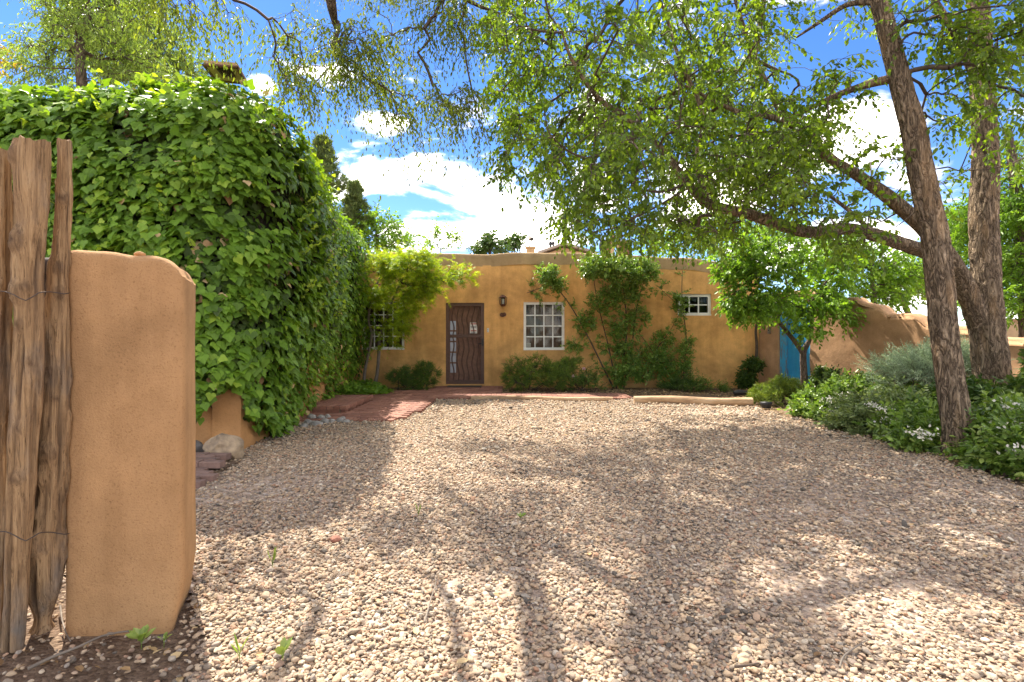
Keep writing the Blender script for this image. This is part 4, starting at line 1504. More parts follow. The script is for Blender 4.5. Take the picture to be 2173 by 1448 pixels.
def ivy_surface(s, h, seed=0, lift=0.0):
    """s along the wall, h up the face and over the top; returns points and outward normals"""
    x = np.interp(s, IS, IPTS[:, 0])
    y = np.interp(s, IS, IPTS[:, 1])
    e = 0.05
    tx = np.interp(s + e, IS, IPTS[:, 0]) - np.interp(s - e, IS, IPTS[:, 0])
    ty = np.interp(s + e, IS, IPTS[:, 1]) - np.interp(s - e, IS, IPTS[:, 1])
    ln = np.hypot(tx, ty)
    nx_, ny_ = ty / ln, -tx / ln
    zt = np.interp(s, [0, S_CORNER - 2, S_CORNER, S_CORNER + 1.2, S_CORNER + 2.2, IS[-1]], [4.14, 3.98, 3.95, 4.1, 3.9, 3.54])
    r = np.interp(s, [0, S_CORNER, S_CORNER + 1, IS[-1]], [0.55, 0.65, 0.5, 0.35])
    zf = zt - r
    arc = r * math.pi / 2
    a = np.clip((h - zf) / arc, 0, 1) * math.pi / 2
    over = np.maximum(0, h - zf - arc)
    z = np.where(h < zf, h, zf + r * np.sin(a))
    inn = np.where(h < zf, 0, r * (1 - np.cos(a))) + over
    q = np.stack([s * 0.9, h * 1.1, np.zeros_like(s)], -1)
    bul = 0.20 * fbm(q, 3, 61) + 0.08 * fbm(q * 3.1, 2, 62)
    low = np.clip(h / 1.6, 0, 1)
    far_ = np.clip((s - S_CORNER - 1.5) / 4, 0, 1)
    bul = bul + 0.10 * np.sin(np.clip(h / zt, 0, 1) * math.pi) - far_ * (1 - low) * 0.12
    belly = np.clip((h - 0.7) / 1.6, 0, 1) * np.interp(s, [S_CORNER - .2, S_CORNER + .9, S_CORNER + 2.6, S_CORNER + 5.2], [0, 0.30, 0.30, 0.0])
    off = bul + belly + lift
    px = x + nx_ * (off * np.cos(a) - inn)
    py = y + ny_ * (off * np.cos(a) - inn)
    pz = z + (off - belly) * np.sin(a)
    N = np.stack([nx_ * np.cos(a), ny_ * np.cos(a), np.sin(a)], -1)
    return np.stack([px, py, pz], -1), N


def ivy_low(s):
    """how far down the ivy hangs"""
    key_u = [0, 300, 408, 425, 440, 455, 500, 512, 530]
    key_z = [0.55, 0.6, 0.45, 0.36, 0.62, 0.72, 0.66, 0.38, 0.25]
    ks = [S_CORNER + (P(u, 0, 5.58)[0] + 3.55) for u in key_u]
    return np.interp(s, ks + [ks[-1] + 0.35, ks[-1] + 0.7], key_z + [0.12, 0.0])


IVY_T = [ivyleaf(k) for k in range(4)]


def make_ivy():
    g = np.random.default_rng(77)
    ivy = thing('climbing_ivy', 'dense glossy green ivy smothering the outbuilding', 'ivy', (-3.3, 5.7, 0))
    S_tot, Hm = IS[-1], 5.3
    fol = MB()
    single_leaves = []
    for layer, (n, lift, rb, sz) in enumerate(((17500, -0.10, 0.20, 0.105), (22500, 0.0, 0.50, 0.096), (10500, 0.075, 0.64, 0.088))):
        # more leaves on the near face
        s = np.where(g.random(n) < 0.56, g.random(n) * (S_CORNER + 0.8 - 2.6) + 2.6, S_CORNER + 0.5 + g.random(n) * (S_tot - S_CORNER - 0.5))
        s = np.where(g.random(n) < 0.15, S_CORNER + 0.2 + g.random(n) * 2.6, s)      # the swollen corner needs more
        h = g.random(n) * Hm
        lo = ivy_low(s) + np.where(layer == 2, 0.03, 0)
        k = h > lo
        if layer > 0:                                  # thin patches where the dark inside shows
            k &= fbm(np.stack([s * 2.4, h * 2.4, 0 * s + layer * 0.3], -1), 3, 71) > (-0.30 if layer == 1 else 0.0)
        s, h = s[k], h[k]
        p, N = ivy_surface(s, h, lift=lift)
        p = p + g.normal(size=p.shape) * 0.025
        m = len(p)
        D = np.array([0, 0, -1.0]) * (0.55 + 0.5 * g.random(m))[:, None] + N * (0.32 + 0.25 * g.random(m))[:, None] + g.normal(size=(m, 3)) * 0.33
        flat_ = N[:, 2] > 0.8
        D[flat_] += g.normal(size=(flat_.sum(), 3)) * 0.8
        Nn = nz(N + np.array([0, 0, 0.55]) + g.normal(size=(m, 3)) * 0.28)
        size = sz * (0.5 + 0.85 * g.random(m) ** 1.3) * np.where(s > S_CORNER + 2.5, 0.86, 1.0)
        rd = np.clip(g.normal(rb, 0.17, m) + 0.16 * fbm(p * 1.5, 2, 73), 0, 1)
        # choose the big leaves in plain sight as leaves of their own
        u = CX + p[:, 0] * F / p[:, 1]
        v = HV - (p[:, 2] - EYE) * F / p[:, 1]
        cand = np.zeros(m, bool)
        if layer >= 1:
            vis = (u > 150) & (u < 600) & (v > 200) & (v < 900) & ~((u < 425) & (v > 500)) & (N[:, 1] < -0.2)
            want = 190 if layer == 2 else 110
            sc_ = np.where(vis, size / p[:, 1] + 0.0004 * g.random(m), -1)
            cand[np.argsort(-sc_)[:want]] = True
        for q in np.where(cand)[0]:
            single_leaves.append((p[q], D[q], Nn[q], size[q], rd[q], q))
        k = ~cand
        dead = k & (g.random(m) < (0.05 if layer == 0 else 0.008))
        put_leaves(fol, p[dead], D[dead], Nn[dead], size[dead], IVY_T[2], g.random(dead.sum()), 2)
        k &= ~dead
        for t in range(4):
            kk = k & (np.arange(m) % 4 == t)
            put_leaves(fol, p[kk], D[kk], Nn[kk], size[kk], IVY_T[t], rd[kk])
    # fresh shoots standing out of the face
    for _ in range(70):
        s0 = g.uniform(3.0, S_CORNER + 3.5)
        p, N = ivy_surface(np.array([s0]), np.array([g.uniform(1.5, 3.9)]), lift=0.03)
        d = nz(N[0] * 0.7 + np.array([0, 0, 0.75]) + g.normal(size=3) * 0.2)
        q = p[0] + d * np.linspace(0, 0.20, 5)[:, None]
        fol.tube(q, 0.003, 4, 0.9, 1, cap=False)
        for t in range(5):
            put_leaves(fol, q[t:t + 1], (d * 0.4 + g.normal(size=3) * 0.6)[None], nz(np.array([[0, -.3, 1.0]]) + g.normal(size=(1, 3)) * .3), 0.045 + 0.02 * g.random(), IVY_T[t % 4], 0.95)
    # ground ivy at the foot of the far end
    c = np.stack([g.uniform(-3.35, -2.55, 900), g.uniform(10.2, 12.3, 900), np.zeros(900)], -1)
    kk = (c[:, 0] + 3.4) * 1.7 < np.minimum((c[:, 1] - 10.0) * 1.2, (12.5 - c[:, 1]) * 1.6)
    c = c[kk]
    c[:, 2] = 0.06 + 0.22 * g.random(len(c)) * np.clip((-2.5 - c[:, 0]) / 0.6, 0.2, 1)
    put_leaves(fol, c, g.normal(size=c.shape) * np.array([1, 1, .3]) + np.array([0.3, -.5, -.3]), nz(g.normal(size=c.shape) * .35 + np.array([0, -.2, 1.0])), 0.09 * (0.7 + 0.6 * g.random(len(c))), IVY_T[1], np.clip(g.normal(.5, .15, len(c)), 0, 1))
    part(ivy, 'foliage', fol, [LEAF_IVY, IVY_STEM, LITTER], kind='stuff')
    # woody thatch behind the leaves: many criss-crossing stems and a litter of dead leaves
    th = MB()
    n = 2600
    s = 2.4 + g.random(n) * (S_tot - 2.4)
    h = g.random(n) * 4.6
    k = h > ivy_low(s) + 0.1
    s, h = s[k], h[k]
    A, N = ivy_surface(s, h, lift=-0.2)
    B, _ = ivy_surface(np.clip(s + g.normal(0, .14, len(s)), 0, S_tot), np.maximum(ivy_low(s), h - 0.35 * g.random(len(s)) - 0.1), lift=-0.2)
    th.prisms(A, B, 0.008, 0.006, 4)
    # the thatch sheet itself
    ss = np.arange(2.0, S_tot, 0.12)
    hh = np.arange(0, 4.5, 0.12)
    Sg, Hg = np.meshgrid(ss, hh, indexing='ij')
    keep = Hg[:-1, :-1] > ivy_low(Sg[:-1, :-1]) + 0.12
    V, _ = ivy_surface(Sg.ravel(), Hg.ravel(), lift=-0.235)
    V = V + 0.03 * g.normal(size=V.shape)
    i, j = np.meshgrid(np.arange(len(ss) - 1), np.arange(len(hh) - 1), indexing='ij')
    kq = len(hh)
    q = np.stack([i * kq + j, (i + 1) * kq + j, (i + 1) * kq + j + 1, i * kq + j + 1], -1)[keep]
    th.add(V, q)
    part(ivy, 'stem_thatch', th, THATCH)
    # leaves of their own, sharing four meshes in six shades
    lib = {}
    for t in range(4):
        for c_ in range(6):
            lib[t, c_] = MB().add(IVY_T[t][0], IVY_T[t][1], 0.28 + 0.12 * c_).mesh('ivy_leaf', LEAF_IVY)
    from mathutils import Matrix
    for (p, D, Nn, size, rd, q) in single_leaves[:300]:
        D = D / np.linalg.norm(D)
        X = np.cross(D, Nn)
        X = X / np.linalg.norm(X)
        Z = np.cross(X, D)
        M = Matrix([[X[0], D[0], Z[0]], [X[1], D[1], Z[1]], [X[2], D[2], Z[2]]])
        place(ivy, 'leaf', lib[int(q) % 4, int(np.clip((rd - 0.28) / 0.12, 0, 5))], p, M.to_euler(), (size,) * 3)


IVY_STEM = plain('ivy_shoot', (0.17, 0.24, 0.05), 0.7)
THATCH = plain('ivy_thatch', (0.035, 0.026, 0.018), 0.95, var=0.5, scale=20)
make_ivy()

# ------------------------------------------------------------------ generic tree / shrub
def px(path, Y=None):
    return np.array([P(p[0], p[1], p[2] if len(p) > 2 else Y) for p in path])


def tree(name, label, cat, base, trunks, limbs, blobs, n, leaf, leafsize, tmpl, seed, per=2, L=0.35, droop=0.3, nleaf=9, gap=-0.25, hang=0.5, bark=None, twig=None,
         group=None, r0=0.0045, spread=0.8, sides=36, gscale=1.4, up=0.6, rbias=0.0, twig_r=0.0025, keep=1.0, bias=0.35, maxr=0.05, outdir=None, ridge=0.10, extra=None, flare=0.0, sag=0.06):
    """trunks / limbs: (points, radii); the crown grows from them towards the blobs"""
    g = np.random.default_rng(seed)
    t = thing(name, label, cat, base, group)
    lp = []
    for k, (pts, rad) in enumerate(trunks):
        mb, rows_ = trunk_mesh(pts, rad, sides, 0.03 if sides > 20 else 0.08, seed + k, ridge, flare)
        part(t, 'trunk', mb, bark or BARK2)
        lp.append(rows_[len(rows_) // 3:, :3] if not limbs else rows_[len(rows_) * 2 // 3:, :3])
    for k, (pts, rad) in enumerate(limbs):
        mb, rows_ = trunk_mesh(pts, rad, max(8, sides // 2), 0.05, seed + 20 + k, ridge)
        part(t, 'limb', mb, bark or BARK2)
        lp.append(rows_[::2, :3])
    lp = np.concatenate(lp)
    crown = MB()
    C = in_blobs(blobs, n, g, gap, gscale, seed)
    d = branchwork(crown, lp, C, g, r0, 1, maxr=maxr, bias=bias, sag=sag)
    if outdir is not None:
        d = nz(d + np.array(outdir))
    sprays(crown, C, d, per, L, droop, nleaf, leafsize, tmpl, g, spread, hang, twig_r, rbias=rbias, up=up, keep=keep)
    if extra:
        extra(crown, g)
    part(t, 'crown', crown, [leaf, twig or TWIG])
    return t


# the near elm with the tall bare trunk
b1 = G(2030, 962)
T1 = px([(2040, 975, 5.58), (2031, 900, 5.58), (2016, 800, 5.6), (2003, 700, 5.62), (1994, 600, 5.65), (1983, 500, 5.68), (1960, 390, 5.7), (1938, 280, 5.72), (1912, 180, 5.75), (1886, 80, 5.8), (1866, 0, 5.85), (1835, -120, 5.9), (1800, -320, 6.0)])
tree('elm_tree', 'leaning furrowed tree trunk nearest the gravel edge', 'tree', b1,
     [(T1, [0.165, 0.142, 0.126, 0.121, 0.123, 0.121, 0.118, 0.11, 0.10, 0.092, 0.086, 0.075, 0.06])],
     [(px([(1905, 165, 5.75), (1840, 180, 5.9), (1770, 205, 6.1), (1690, 245, 6.3)]), [0.05, 0.04, 0.03, 0.015]),
      (px([(1866, 5, 5.85), (1800, 10, 6.0), (1735, 50, 6.2), (1690, 80, 6.4)]), [0.035, 0.028, 0.02, 0.01]),
      (px([(1835, -120, 5.9), (1700, -200, 6.2), (1500, -240, 6.6)]), [0.06, 0.045, 0.02]),
      (px([(1850, -60, 5.9), (1980, -160, 5.7), (2100, -200, 5.5)]), [0.06, 0.045, 0.02])],
     [(1790, 70, 6.2, 80, 60, .5), (1840, 150, 6.1, 80, 50, .5), (1700, 235, 6.3, 70, 40, .4), (1960, 60, 5.7, 70, 70, .5), (2090, 90, 5.4, 90, 90, .6), (2155, 240, 5.3, 35, 70, .4),
      (1990, 250, 5.9, 50, 70, .4), (1620, -190, 6.4, 220, 130, .9, .45), (1900, -220, 6.0, 280, 150, 1.0, .4), (2130, -150, 5.5, 140, 120, .9, .5), (1500, -420, 5.6, 400, 160, 1.0, .2)],
     470, LEAF_ELM, 0.060, ELM, 101, per=3, L=0.30, droop=0.45, nleaf=8, bark=BARK, gap=0.0, gscale=1.15, hang=0.6, sides=56, ridge=0.17, flare=0.05)

# the second elm: straight trunk, forking low with two long limbs reaching over the drive
b2 = P(2112, 0, 7.3)
b2[2] = 0
T2 = px([(2118, 908, 7.3), (2110, 850, 7.3), (2100, 760, 7.3), (2092, 660, 7.3), (2090, 560, 7.35), (2088, 450, 7.4), (2090, 330, 7.45), (2085, 200, 7.5), (2078, 60, 7.55), (2070, -100, 7.6), (2060, -280, 7.7)])
LA = px([(2078, 690, 7.30), (2056, 630, 7.22), (2020, 560, 7.12), (1975, 500, 7.05), (1900, 430, 7.0), (1820, 372, 7.0), (1760, 335, 7.0), (1690, 270, 7.0), (1645, 215, 7.05), (1600, 120, 7.1), (1560, 0, 7.2)])
LB = px([(1992, 545, 7.08), (1920, 520, 6.9), (1860, 500, 6.75), (1795, 486, 6.65), (1720, 493, 6.55), (1650, 476, 6.5), (1590, 455, 6.45), (1500, 430, 6.4), (1445, 370, 6.4), (1405, 318, 6.4), (1335, 255, 6.4), (1270, 208, 6.4), (1215, 130, 6.4), (1190, 60, 6.4)])
elm_blobs = [(1110, 70, 6.4, 80, 80, .7, 1.2), (1100, 200, 6.3, 70, 70, .5, 1.2), (1140, 300, 6.3, 80, 65, .5, 1.2), (1230, 100, 6.6, 120, 80, .9), (1300, 180, 6.5, 110, 90, .9), (1260, 300, 6.4, 100, 80, .7), (1330, 370, 6.3, 95, 75, .7, 0.85),
             (1235, 400, 6.2, 70, 50, .5, 0.8), (1390, 60, 6.8, 100, 70, .9), (1430, 220, 6.7, 130, 100, .9), (1550, 130, 7.0, 110, 90, .9), (1540, 290, 6.8, 130, 90, .8), (1480, 385, 6.4, 90, 55, .7), (1400, 460, 6.3, 90, 50, .6, 0.9),
             (1500, 490, 6.3, 90, 40, .6), (1330, 455, 6.2, 50, 40, .4), (1640, 330, 6.9, 100, 80, .8), (1700, 220, 7.1, 90, 70, .8), (1640, 420, 6.6, 80, 45, .5), (1760, 420, 6.7, 80, 50, .5), (1720, 300, 7, 70, 60, .6), (1850, 330, 7, 60, 40, .5),
             (1800, 500, 6.6, 60, 35, .5), (1210, 455, 6.2, 25, 35, .3), (1250, 480, 6.2, 25, 30, .3), (1070, 330, 6.2, 25, 40, .3), (1160, 370, 6.2, 30, 40, .3),
             (2150, 330, 7.2, 40, 50, .5), (2150, 180, 7.3, 60, 100, .7), (2010, 330, 7.1, 45, 40, .4), (1940, 420, 7, 40, 30, .4),
             (1250, -90, 6.9, 240, 100, 1.1, .5), (1550, -110, 7.2, 260, 120, 1.2, .5), (1900, -60, 7.5, 200, 100, 1.0, .5), (2150, -80, 7.5, 120, 120, 1.0, .6), (1050, -60, 6.6, 100, 60, .8, .6), (1400, -330, 6.8, 400, 160, 1.3, .22)]
deep = []                                            # the crown is deep: near sprays, the limbs' own, and sprays well behind
for q, b in enumerate(elm_blobs):
    w = (b[6] if len(b) > 6 else 1.0) * (0.45 if b[1] < -20 else 1.0)
    for dy, ww in ((-0.7, 0.55), (0.9, 0.6), (2.4, 0.75), (3.6, 0.3)):
        if dy > 2 and b[0] > 1650:
            continue
        deep.append((b[0], b[1] + (12 if q % 2 else -8), b[2] + dy, b[3], b[4], b[5] * 1.3, w * ww))
elm_blobs = deep
tree('elm_tree', 'forked furrowed tree with two long limbs reaching over the drive', 'tree', b2,
     [(T2, [0.25, 0.225, 0.20, 0.19, 0.17, 0.16, 0.152, 0.14, 0.13, 0.10, 0.07])],
     [(LA, [0.135, 0.13, 0.115, 0.10, 0.085, 0.07, 0.062, 0.055, 0.045, 0.034, 0.02]),
      (LB, [0.085, 0.085, 0.08, 0.075, 0.072, 0.068, 0.063, 0.056, 0.045, 0.038, 0.033, 0.027, 0.02, 0.012]),
      (px([(1500, 430, 6.4), (1480, 340, 6.5), (1490, 240, 6.6), (1440, 120, 6.8), (1400, 0, 6.9), (1330, -120, 7)]), [0.04, 0.034, 0.028, 0.022, 0.018, 0.01]),
      (px([(1690, 270, 7.0), (1640, 250, 6.8), (1560, 235, 6.7), (1450, 180, 6.7)]), [0.045, 0.036, 0.028, 0.012]),
      (px([(1600, 120, 7.1), (1620, -20, 7.2), (1580, -150, 7.3)]), [0.04, 0.03, 0.015]),
      (px([(2085, 200, 7.5), (2020, 60, 7.5), (1930, -80, 7.6)]), [0.06, 0.045, 0.02]),
      (px([(1860, 500, 6.75), (1780, 430, 6.7), (1700, 380, 6.7)]), [0.03, 0.022, 0.01])],
     elm_blobs, 2550, LEAF_ELM, 0.064, ELM, 102, per=3, L=0.28, droop=0.5, nleaf=8, bark=BARK, gap=-0.06, gscale=1.5, hang=0.65, sides=56, ridge=0.17, flare=0.06, r0=0.0036, twig_r=0.003)

# the overhead tree whose trunk stands behind the viewer's left shoulder
LT = np.array([(-3.3, -0.9, 0), (-3.2, -0.6, 1.2), (-3.0, -0.1, 2.6), (-2.75, 0.9, 4.0), (-2.4, 2.6, 5.1), (-2.12, 4.4, 5.45), (-2.02, 5.7, 5.25), P(705, 18, 6.1), P(712, 60, 6.4)])
sib_blobs = [(610, 50, 6.0, 70, 55, .5), (700, 110, 6.1, 80, 80, .6), (800, 110, 6.2, 90, 90, .7), (900, 70, 6.3, 100, 75, .7), (980, 60, 6.4, 80, 60, .6), (790, 225, 6.0, 60, 50, .5), (890, 190, 6.1, 70, 60, .5), (970, 190, 6.2, 60, 55, .4),
             (820, 290, 6.0, 28, 35, .3), (740, 255, 6.0, 28, 32, .3), (600, 120, 5.9, 32, 40, .3), (650, 190, 5.9, 45, 40, .3), (860, 270, 6, 30, 20, .3), (1010, 270, 6.2, 12, 14, .1),
             (330, 15, 5.4, 35, 35, .4, .8), (410, 0, 5.4, 60, 35, .4, .7), (465, 5, 5.4, 30, 30, .3, .7), (370, 20, 5.4, 35, 30, .3, .7),
   (850, -60, 6.0, 160, 50, .5, .35), (1000, -60, 6.2, 120, 50, .6, .4)]


def overhead(gx, gy, dz=0.0):
    """a point of the high crown, out of the top of the picture, whose shadow falls on the drive at (gx, gy)"""
    z = max(5.9, (EYE + 0.6217 * gy) / 0.6245 + 0.75) + dz
    k = 1 / math.tan(SUN_EL)
    return np.array([gx - 0.555 * k * z, gy + 0.832 * k * z, z])


FAN = [[(0.50, 1.5), (0.55, 2.1), (0.78, 2.8), (0.95, 3.6), (0.75, 4.6), (0.55, 5.8)], [(0.66, 2.45), (0.25, 3.1), (-0.25, 3.7), (-0.6, 4.5)], [(0.80, 2.85), (1.45, 3.5), (2.0, 4.3), (2.3, 5.4)],
       [(0.93, 3.5), (1.15, 4.3), (1.35, 5.2), (1.3, 6.2)], [(0.55, 2.1), (1.3, 2.5), (2.1, 2.8), (3.0, 3.1)], [(1.45, 3.5), (2.3, 3.75), (3.1, 4.2), (3.7, 4.6)], [(0.75, 4.6), (0.1, 5.2), (-0.4, 6.0)],
       [(2.0, 4.3), (2.9, 5.0), (3.5, 5.8)], [(2.1, 2.8), (2.5, 2.3), (3.1, 2.05)]]
fan_limbs = [(np.array([overhead(*p) for p in f]), np.linspace(0.14 if q == 0 else 0.075, 0.018, len(f))) for q, f in enumerate(FAN)]
fan_limbs[0] = (np.concatenate([[LT[4], (-1.95, 4.0, 5.6)], fan_limbs[0][0]]), np.concatenate([[0.13, 0.12], fan_limbs[0][1]]))
gq = np.random.default_rng(19)
for f in FAN:
    q = resample(np.array([(a, b_, 0.0) for a, b_ in f]), 0.3)
    for (a, b_, _) in q[2:]:
        c_ = overhead(a + gq.normal(0, .16), b_ + gq.normal(0, .16), gq.uniform(0, .5))
        sib_blobs.append((CX + c_[0] * F / c_[1], HV - (c_[2] - EYE) * F / c_[1], c_[1], 42, 22, .28, 2.4))
tree('overhanging_tree', 'fine-leaved tree with drooping twigs hanging over the drive', 'tree', (-3.3, -0.9, 0),
     [(LT, [0.24, 0.21, 0.19, 0.16, 0.12, 0.095, 0.075, 0.05, 0.02])],
     fan_limbs + [
      (np.array([LT[5], (-1.5, 5.4, 5.6), P(900, -60, 6.0), P(1000, 5, 6.3), P(1060, 28, 6.5)]), [0.06, 0.045, 0.032, 0.022, 0.01]),
      (np.array([LT[4], (-3.0, 3.9, 5.2), P(480, -60, 5.2), P(380, -20, 5.4)]), [0.05, 0.04, 0.028, 0.012]),
      (np.array([LT[5], (-2.4, 5.2, 5.6), P(600, -80, 5.8), P(560, -10, 6.0)]), [0.04, 0.03, 0.02, 0.01])],
     sib_blobs, 1650, LEAF_SIB, 0.052, WILLOW, 103, per=3, L=0.34, droop=0.95, nleaf=9, bark=BARK2, gap=0.0, gscale=1.6, hang=0.9, sides=28, r0=0.003, twig_r=0.0016, keep=0.92)

# Japanese maple against the house
tree('maple_tree', 'bright yellow-green maple with slender stems by the left window', 'tree', P(790, 826, 12.4) * np.array([1, 1, 0]),
     [(px([(772, 829, 12.45), (774, 790, 12.45), (783, 745, 12.4), (789, 710, 12.4), (782, 680, 12.35), (790, 630, 12.3), (806, 590, 12.2)]), [.042, .036, .033, .03, .027, .024, .018]),
      (px([(792, 830, 12.4), (800, 795, 12.4), (804, 750, 12.35), (806, 715, 12.3), (818, 680, 12.2), (832, 640, 12.1), (850, 600, 12.0)]), [.046, .04, .036, .032, .028, .024, .018])],
     [],
     [(850, 570, 11.9, 66, 32, .6), (915, 575, 11.8, 60, 32, .5), (965, 583, 11.7, 40, 16, .35), (815, 560, 12.0, 38, 26, .5), (880, 555, 11.8, 60, 20, .5), (935, 560, 11.7, 40, 20, .4), (860, 615, 11.9, 60, 24, .5), (905, 610, 11.8, 50, 20, .4), (845, 650, 12.0, 50, 22, .4),
      (840, 690, 12.0, 34, 20, .35), (820, 720, 12.1, 22, 14, .3), (800, 620, 12.2, 30, 24, .4)],
     460, LEAF_MAPLE, 0.090, MAPLE, 110, per=3, L=0.26, droop=0.12, nleaf=7, gap=-0.2, hang=0.25, bark=TWIG_GREY, spread=0.6, sides=14, up=1.2, ridge=0.06, r0=0.003, outdir=(0.2, -.3, 0))

# small tree before the blue gate
tree('small_tree', 'small forked leafy tree standing before the blue gate', 'tree', P(1706, 0, 11.0) * np.array([1, 1, 0]),
     [(px([(1706, 842, 11.0), (1706, 800, 11.0), (1704, 760, 11.0), (1706, 742, 11.0), (1716, 725, 11.0), (1722, 690, 11.0), (1722, 640, 10.9)]), [.075, .066, .062, .062, .045, .038, .03]),
      (px([(1705, 752, 11.0), (1692, 732, 10.97), (1672, 707, 10.9), (1650, 680, 10.8), (1620, 640, 10.7), (1590, 610, 10.6)]), [.05, .045, .04, .036, .028, .018])],
     [(px([(1650, 680, 10.8), (1670, 620, 10.8), (1660, 560, 10.9)]), [.028, .022, .012]), (px([(1722, 640, 10.9), (1760, 590, 10.9), (1790, 560, 10.9)]), [.028, .022, .012])],
     [(1640, 560, 10.8, 90, 45, .8), (1585, 595, 10.6, 55, 36, .6), (1700, 600, 10.8, 80, 50, .7), (1760, 580, 10.9, 60, 45, .6), (1575, 635, 10.5, 36, 22, .4), (1600, 640, 10.5, 60, 30, .5), (1670, 650, 10.6, 60, 30, .5), (1740, 650, 10.7, 50, 30, .5),
      (1800, 665, 10.5, 35, 14, .3), (1720, 700, 10.6, 26, 18, .3), (1580, 545, 10.8, 70, 35, .6), (1720, 530, 11, 80, 35, .7), (1640, 515, 11, 80, 25, .6), (1580, 665, 10.5, 20, 14, .2), (1535, 585, 10.6, 24, 16, .3)],
     560, LEAF_MAPLE2 if 'LEAF_MAPLE2' in globals() else LEAF_FAR, 0.082, ELM, 111, per=3, L=0.26, droop=0.35, nleaf=8, gap=-0.2, hang=0.45, bark=BARK2, sides=20, r0=0.0035)

# ------------------------------------------------------------------ trees beyond
def fartree(label, u, Y, blobs, n, leaf, size, tmpl, seed, trunk_r=0.2, lean=0, cat='tree', name='background_tree', vtop=None, **kw):
    base = P(u, 0, Y) * np.array([1, 1, 0])
    vt = vtop if vtop is not None else np.mean([b[1] for b in blobs])
    top = P(u + lean, vt, Y)
    mid = (base + top) / 2 + np.array([0.1, 0, 0])
    return tree(name, label, cat, base, [(np.array([base, mid, top]), [trunk_r, trunk_r * .75, trunk_r * .35])], [], blobs, n, leaf, size, tmpl, seed, sides=12, **kw)


fartree('tall yellow-green tree rising behind the ivy at the upper left', 170, 10.5, [(60, 90, 10.5, 70, 70, 1), (150, 50, 10.5, 90, 70, 1.2), (230, 100, 10.6, 80, 70, 1), (120, 150, 10.4, 110, 40, 1), (300, 150, 10.8, 70, 40, .8), (210, -30, 10.5, 150, 60, 1.2)],
        520, LEAF_WILLOW, 0.085, LANCE, 201, per=3, L=0.4, droop=0.5, nleaf=8, hang=0.7, gap=-0.15)
fartree('pale feathery tree between the ivy top and the chimney hood', 400, 15, [(395, 130, 15, 40, 50, .8), (440, 165, 15, 45, 30, .8), (350, 160, 15, 50, 40, .8), (470, 150, 15, 20, 14, .4)],
        210, LEAF_WILLOW, 0.10, LANCE, 202, per=3, L=0.5, droop=0.6, nleaf=8, hang=0.7)


def pine(label, u, Y, tiers, seed, leaf=LEAF_PINE, n=14, needle=0.14):
    """conifer: trunk, whorled upswept branches, needle tufts"""
    g = np.random.default_rng(seed)
    base = P(u, 0, Y) * np.array([1, 1, 0])
    vt = min(t[0] for t in tiers)
    top = P(u, vt, Y)
    t = thing('pine_tree', label, 'tree', base)
    mb, rows_ = trunk_mesh(np.array([base, (base + top) / 2, top]), [0.22, 0.13, 0.02], 12, 0.15, seed)
    part(t, 'trunk', mb, BARK2)
    crown = MB()
    for (v, half) in tiers:
        c = P(u, v, Y)
        Lb = half * Y / F
        for k in range(n):
            a = 2 * math.pi * (k + g.random()) / n
            L = Lb * g.uniform(.7, 1.1)
            tt = np.linspace(0, 1, 6)
            pts = c + np.stack([np.cos(a) * L * tt, np.sin(a) * L * tt, 0.75 * L * tt ** 1.6 + g.normal(0, .05)], -1)
            crown.tube(pts, np.linspace(0.03, 0.008, 6), 5, 0.5, 1, cap=False)
            m = int(8 + L * 22)
            w = np.clip(g.uniform(.25, 1.02, m), 0, 1)
            cpt = np.stack([np.interp(w, tt, pts[:, q]) for q in range(3)], -1) + g.normal(0, 0.09, (m, 3)) * np.array([1, 1, .5])
            bd = nz(np.array([math.cos(a) * .5, math.sin(a) * .5, 0.8]))
            cp = np.repeat(cpt, 16, 0)
            D = bd + g.normal(size=cp.shape) * 0.55
            put_leaves(crown, cp + g.normal(0, .02, cp.shape), D, nz(g.normal(size=cp.shape)), needle * (0.7 + .6 * g.random(len(cp))), NEEDLE, np.clip(g.normal(.5, .2, len(cp)), 0, 1))
    part(t, 'crown', crown, [leaf, TWIG])


pine('dark pine half hidden behind the yellow-green tree', 245, 14, [(20, 60), (70, 90), (120, 110), (165, 120)], 211)
pine('pointed pine top showing just past the ivy edge', 684, 19, [(303, 5), (318, 11), (333, 15), (350, 21), (369, 28), (389, 36), (410, 44), (432, 52)], 212, n=7, needle=0.15)
pine('low pine branches beyond the ivy near the roof', 752, 20, [(398, 4), (409, 8), (421, 12), (435, 17), (450, 24), (468, 32), (490, 40)], 213, n=7, needle=0.15)
fartree('leafy treetop showing above the house roof beside the ivy', 800, 20, [(800, 480, 20, 45, 32, .8), (850, 510, 20, 45, 22, .8), (790, 520, 20, 50, 22, .7), (895, 520, 20, 18, 8, .4)], 200, LEAF_FAR, 0.12, ELM, 203, L=0.45, droop=0.2, nleaf=8, vtop=500)
fartree('sparse upright shoots poking above the parapet', 935, 19.8, [(926, 500, 19.8, 4, 32, .15), (948, 505, 19.8, 5, 26, .15), (966, 512, 19.8, 4, 20, .15), (912, 518, 19.8, 8, 14, .2)], 44, LEAF_FAR, 0.10, ELM, 204, trunk_r=.05, L=0.35, droop=-0.5, nleaf=7, vtop=530, gap=-2)
fartree('small far tree with a rounded crown above the parapet', 1040, 46, [(1038, 515, 46, 16, 12, .8), (1020, 526, 46, 16, 8, .8), (1058, 528, 46, 16, 6, .8)], 110, LEAF_DARK, 0.30, ELM, 205, L=0.8, droop=0.2, nleaf=7, vtop=515)
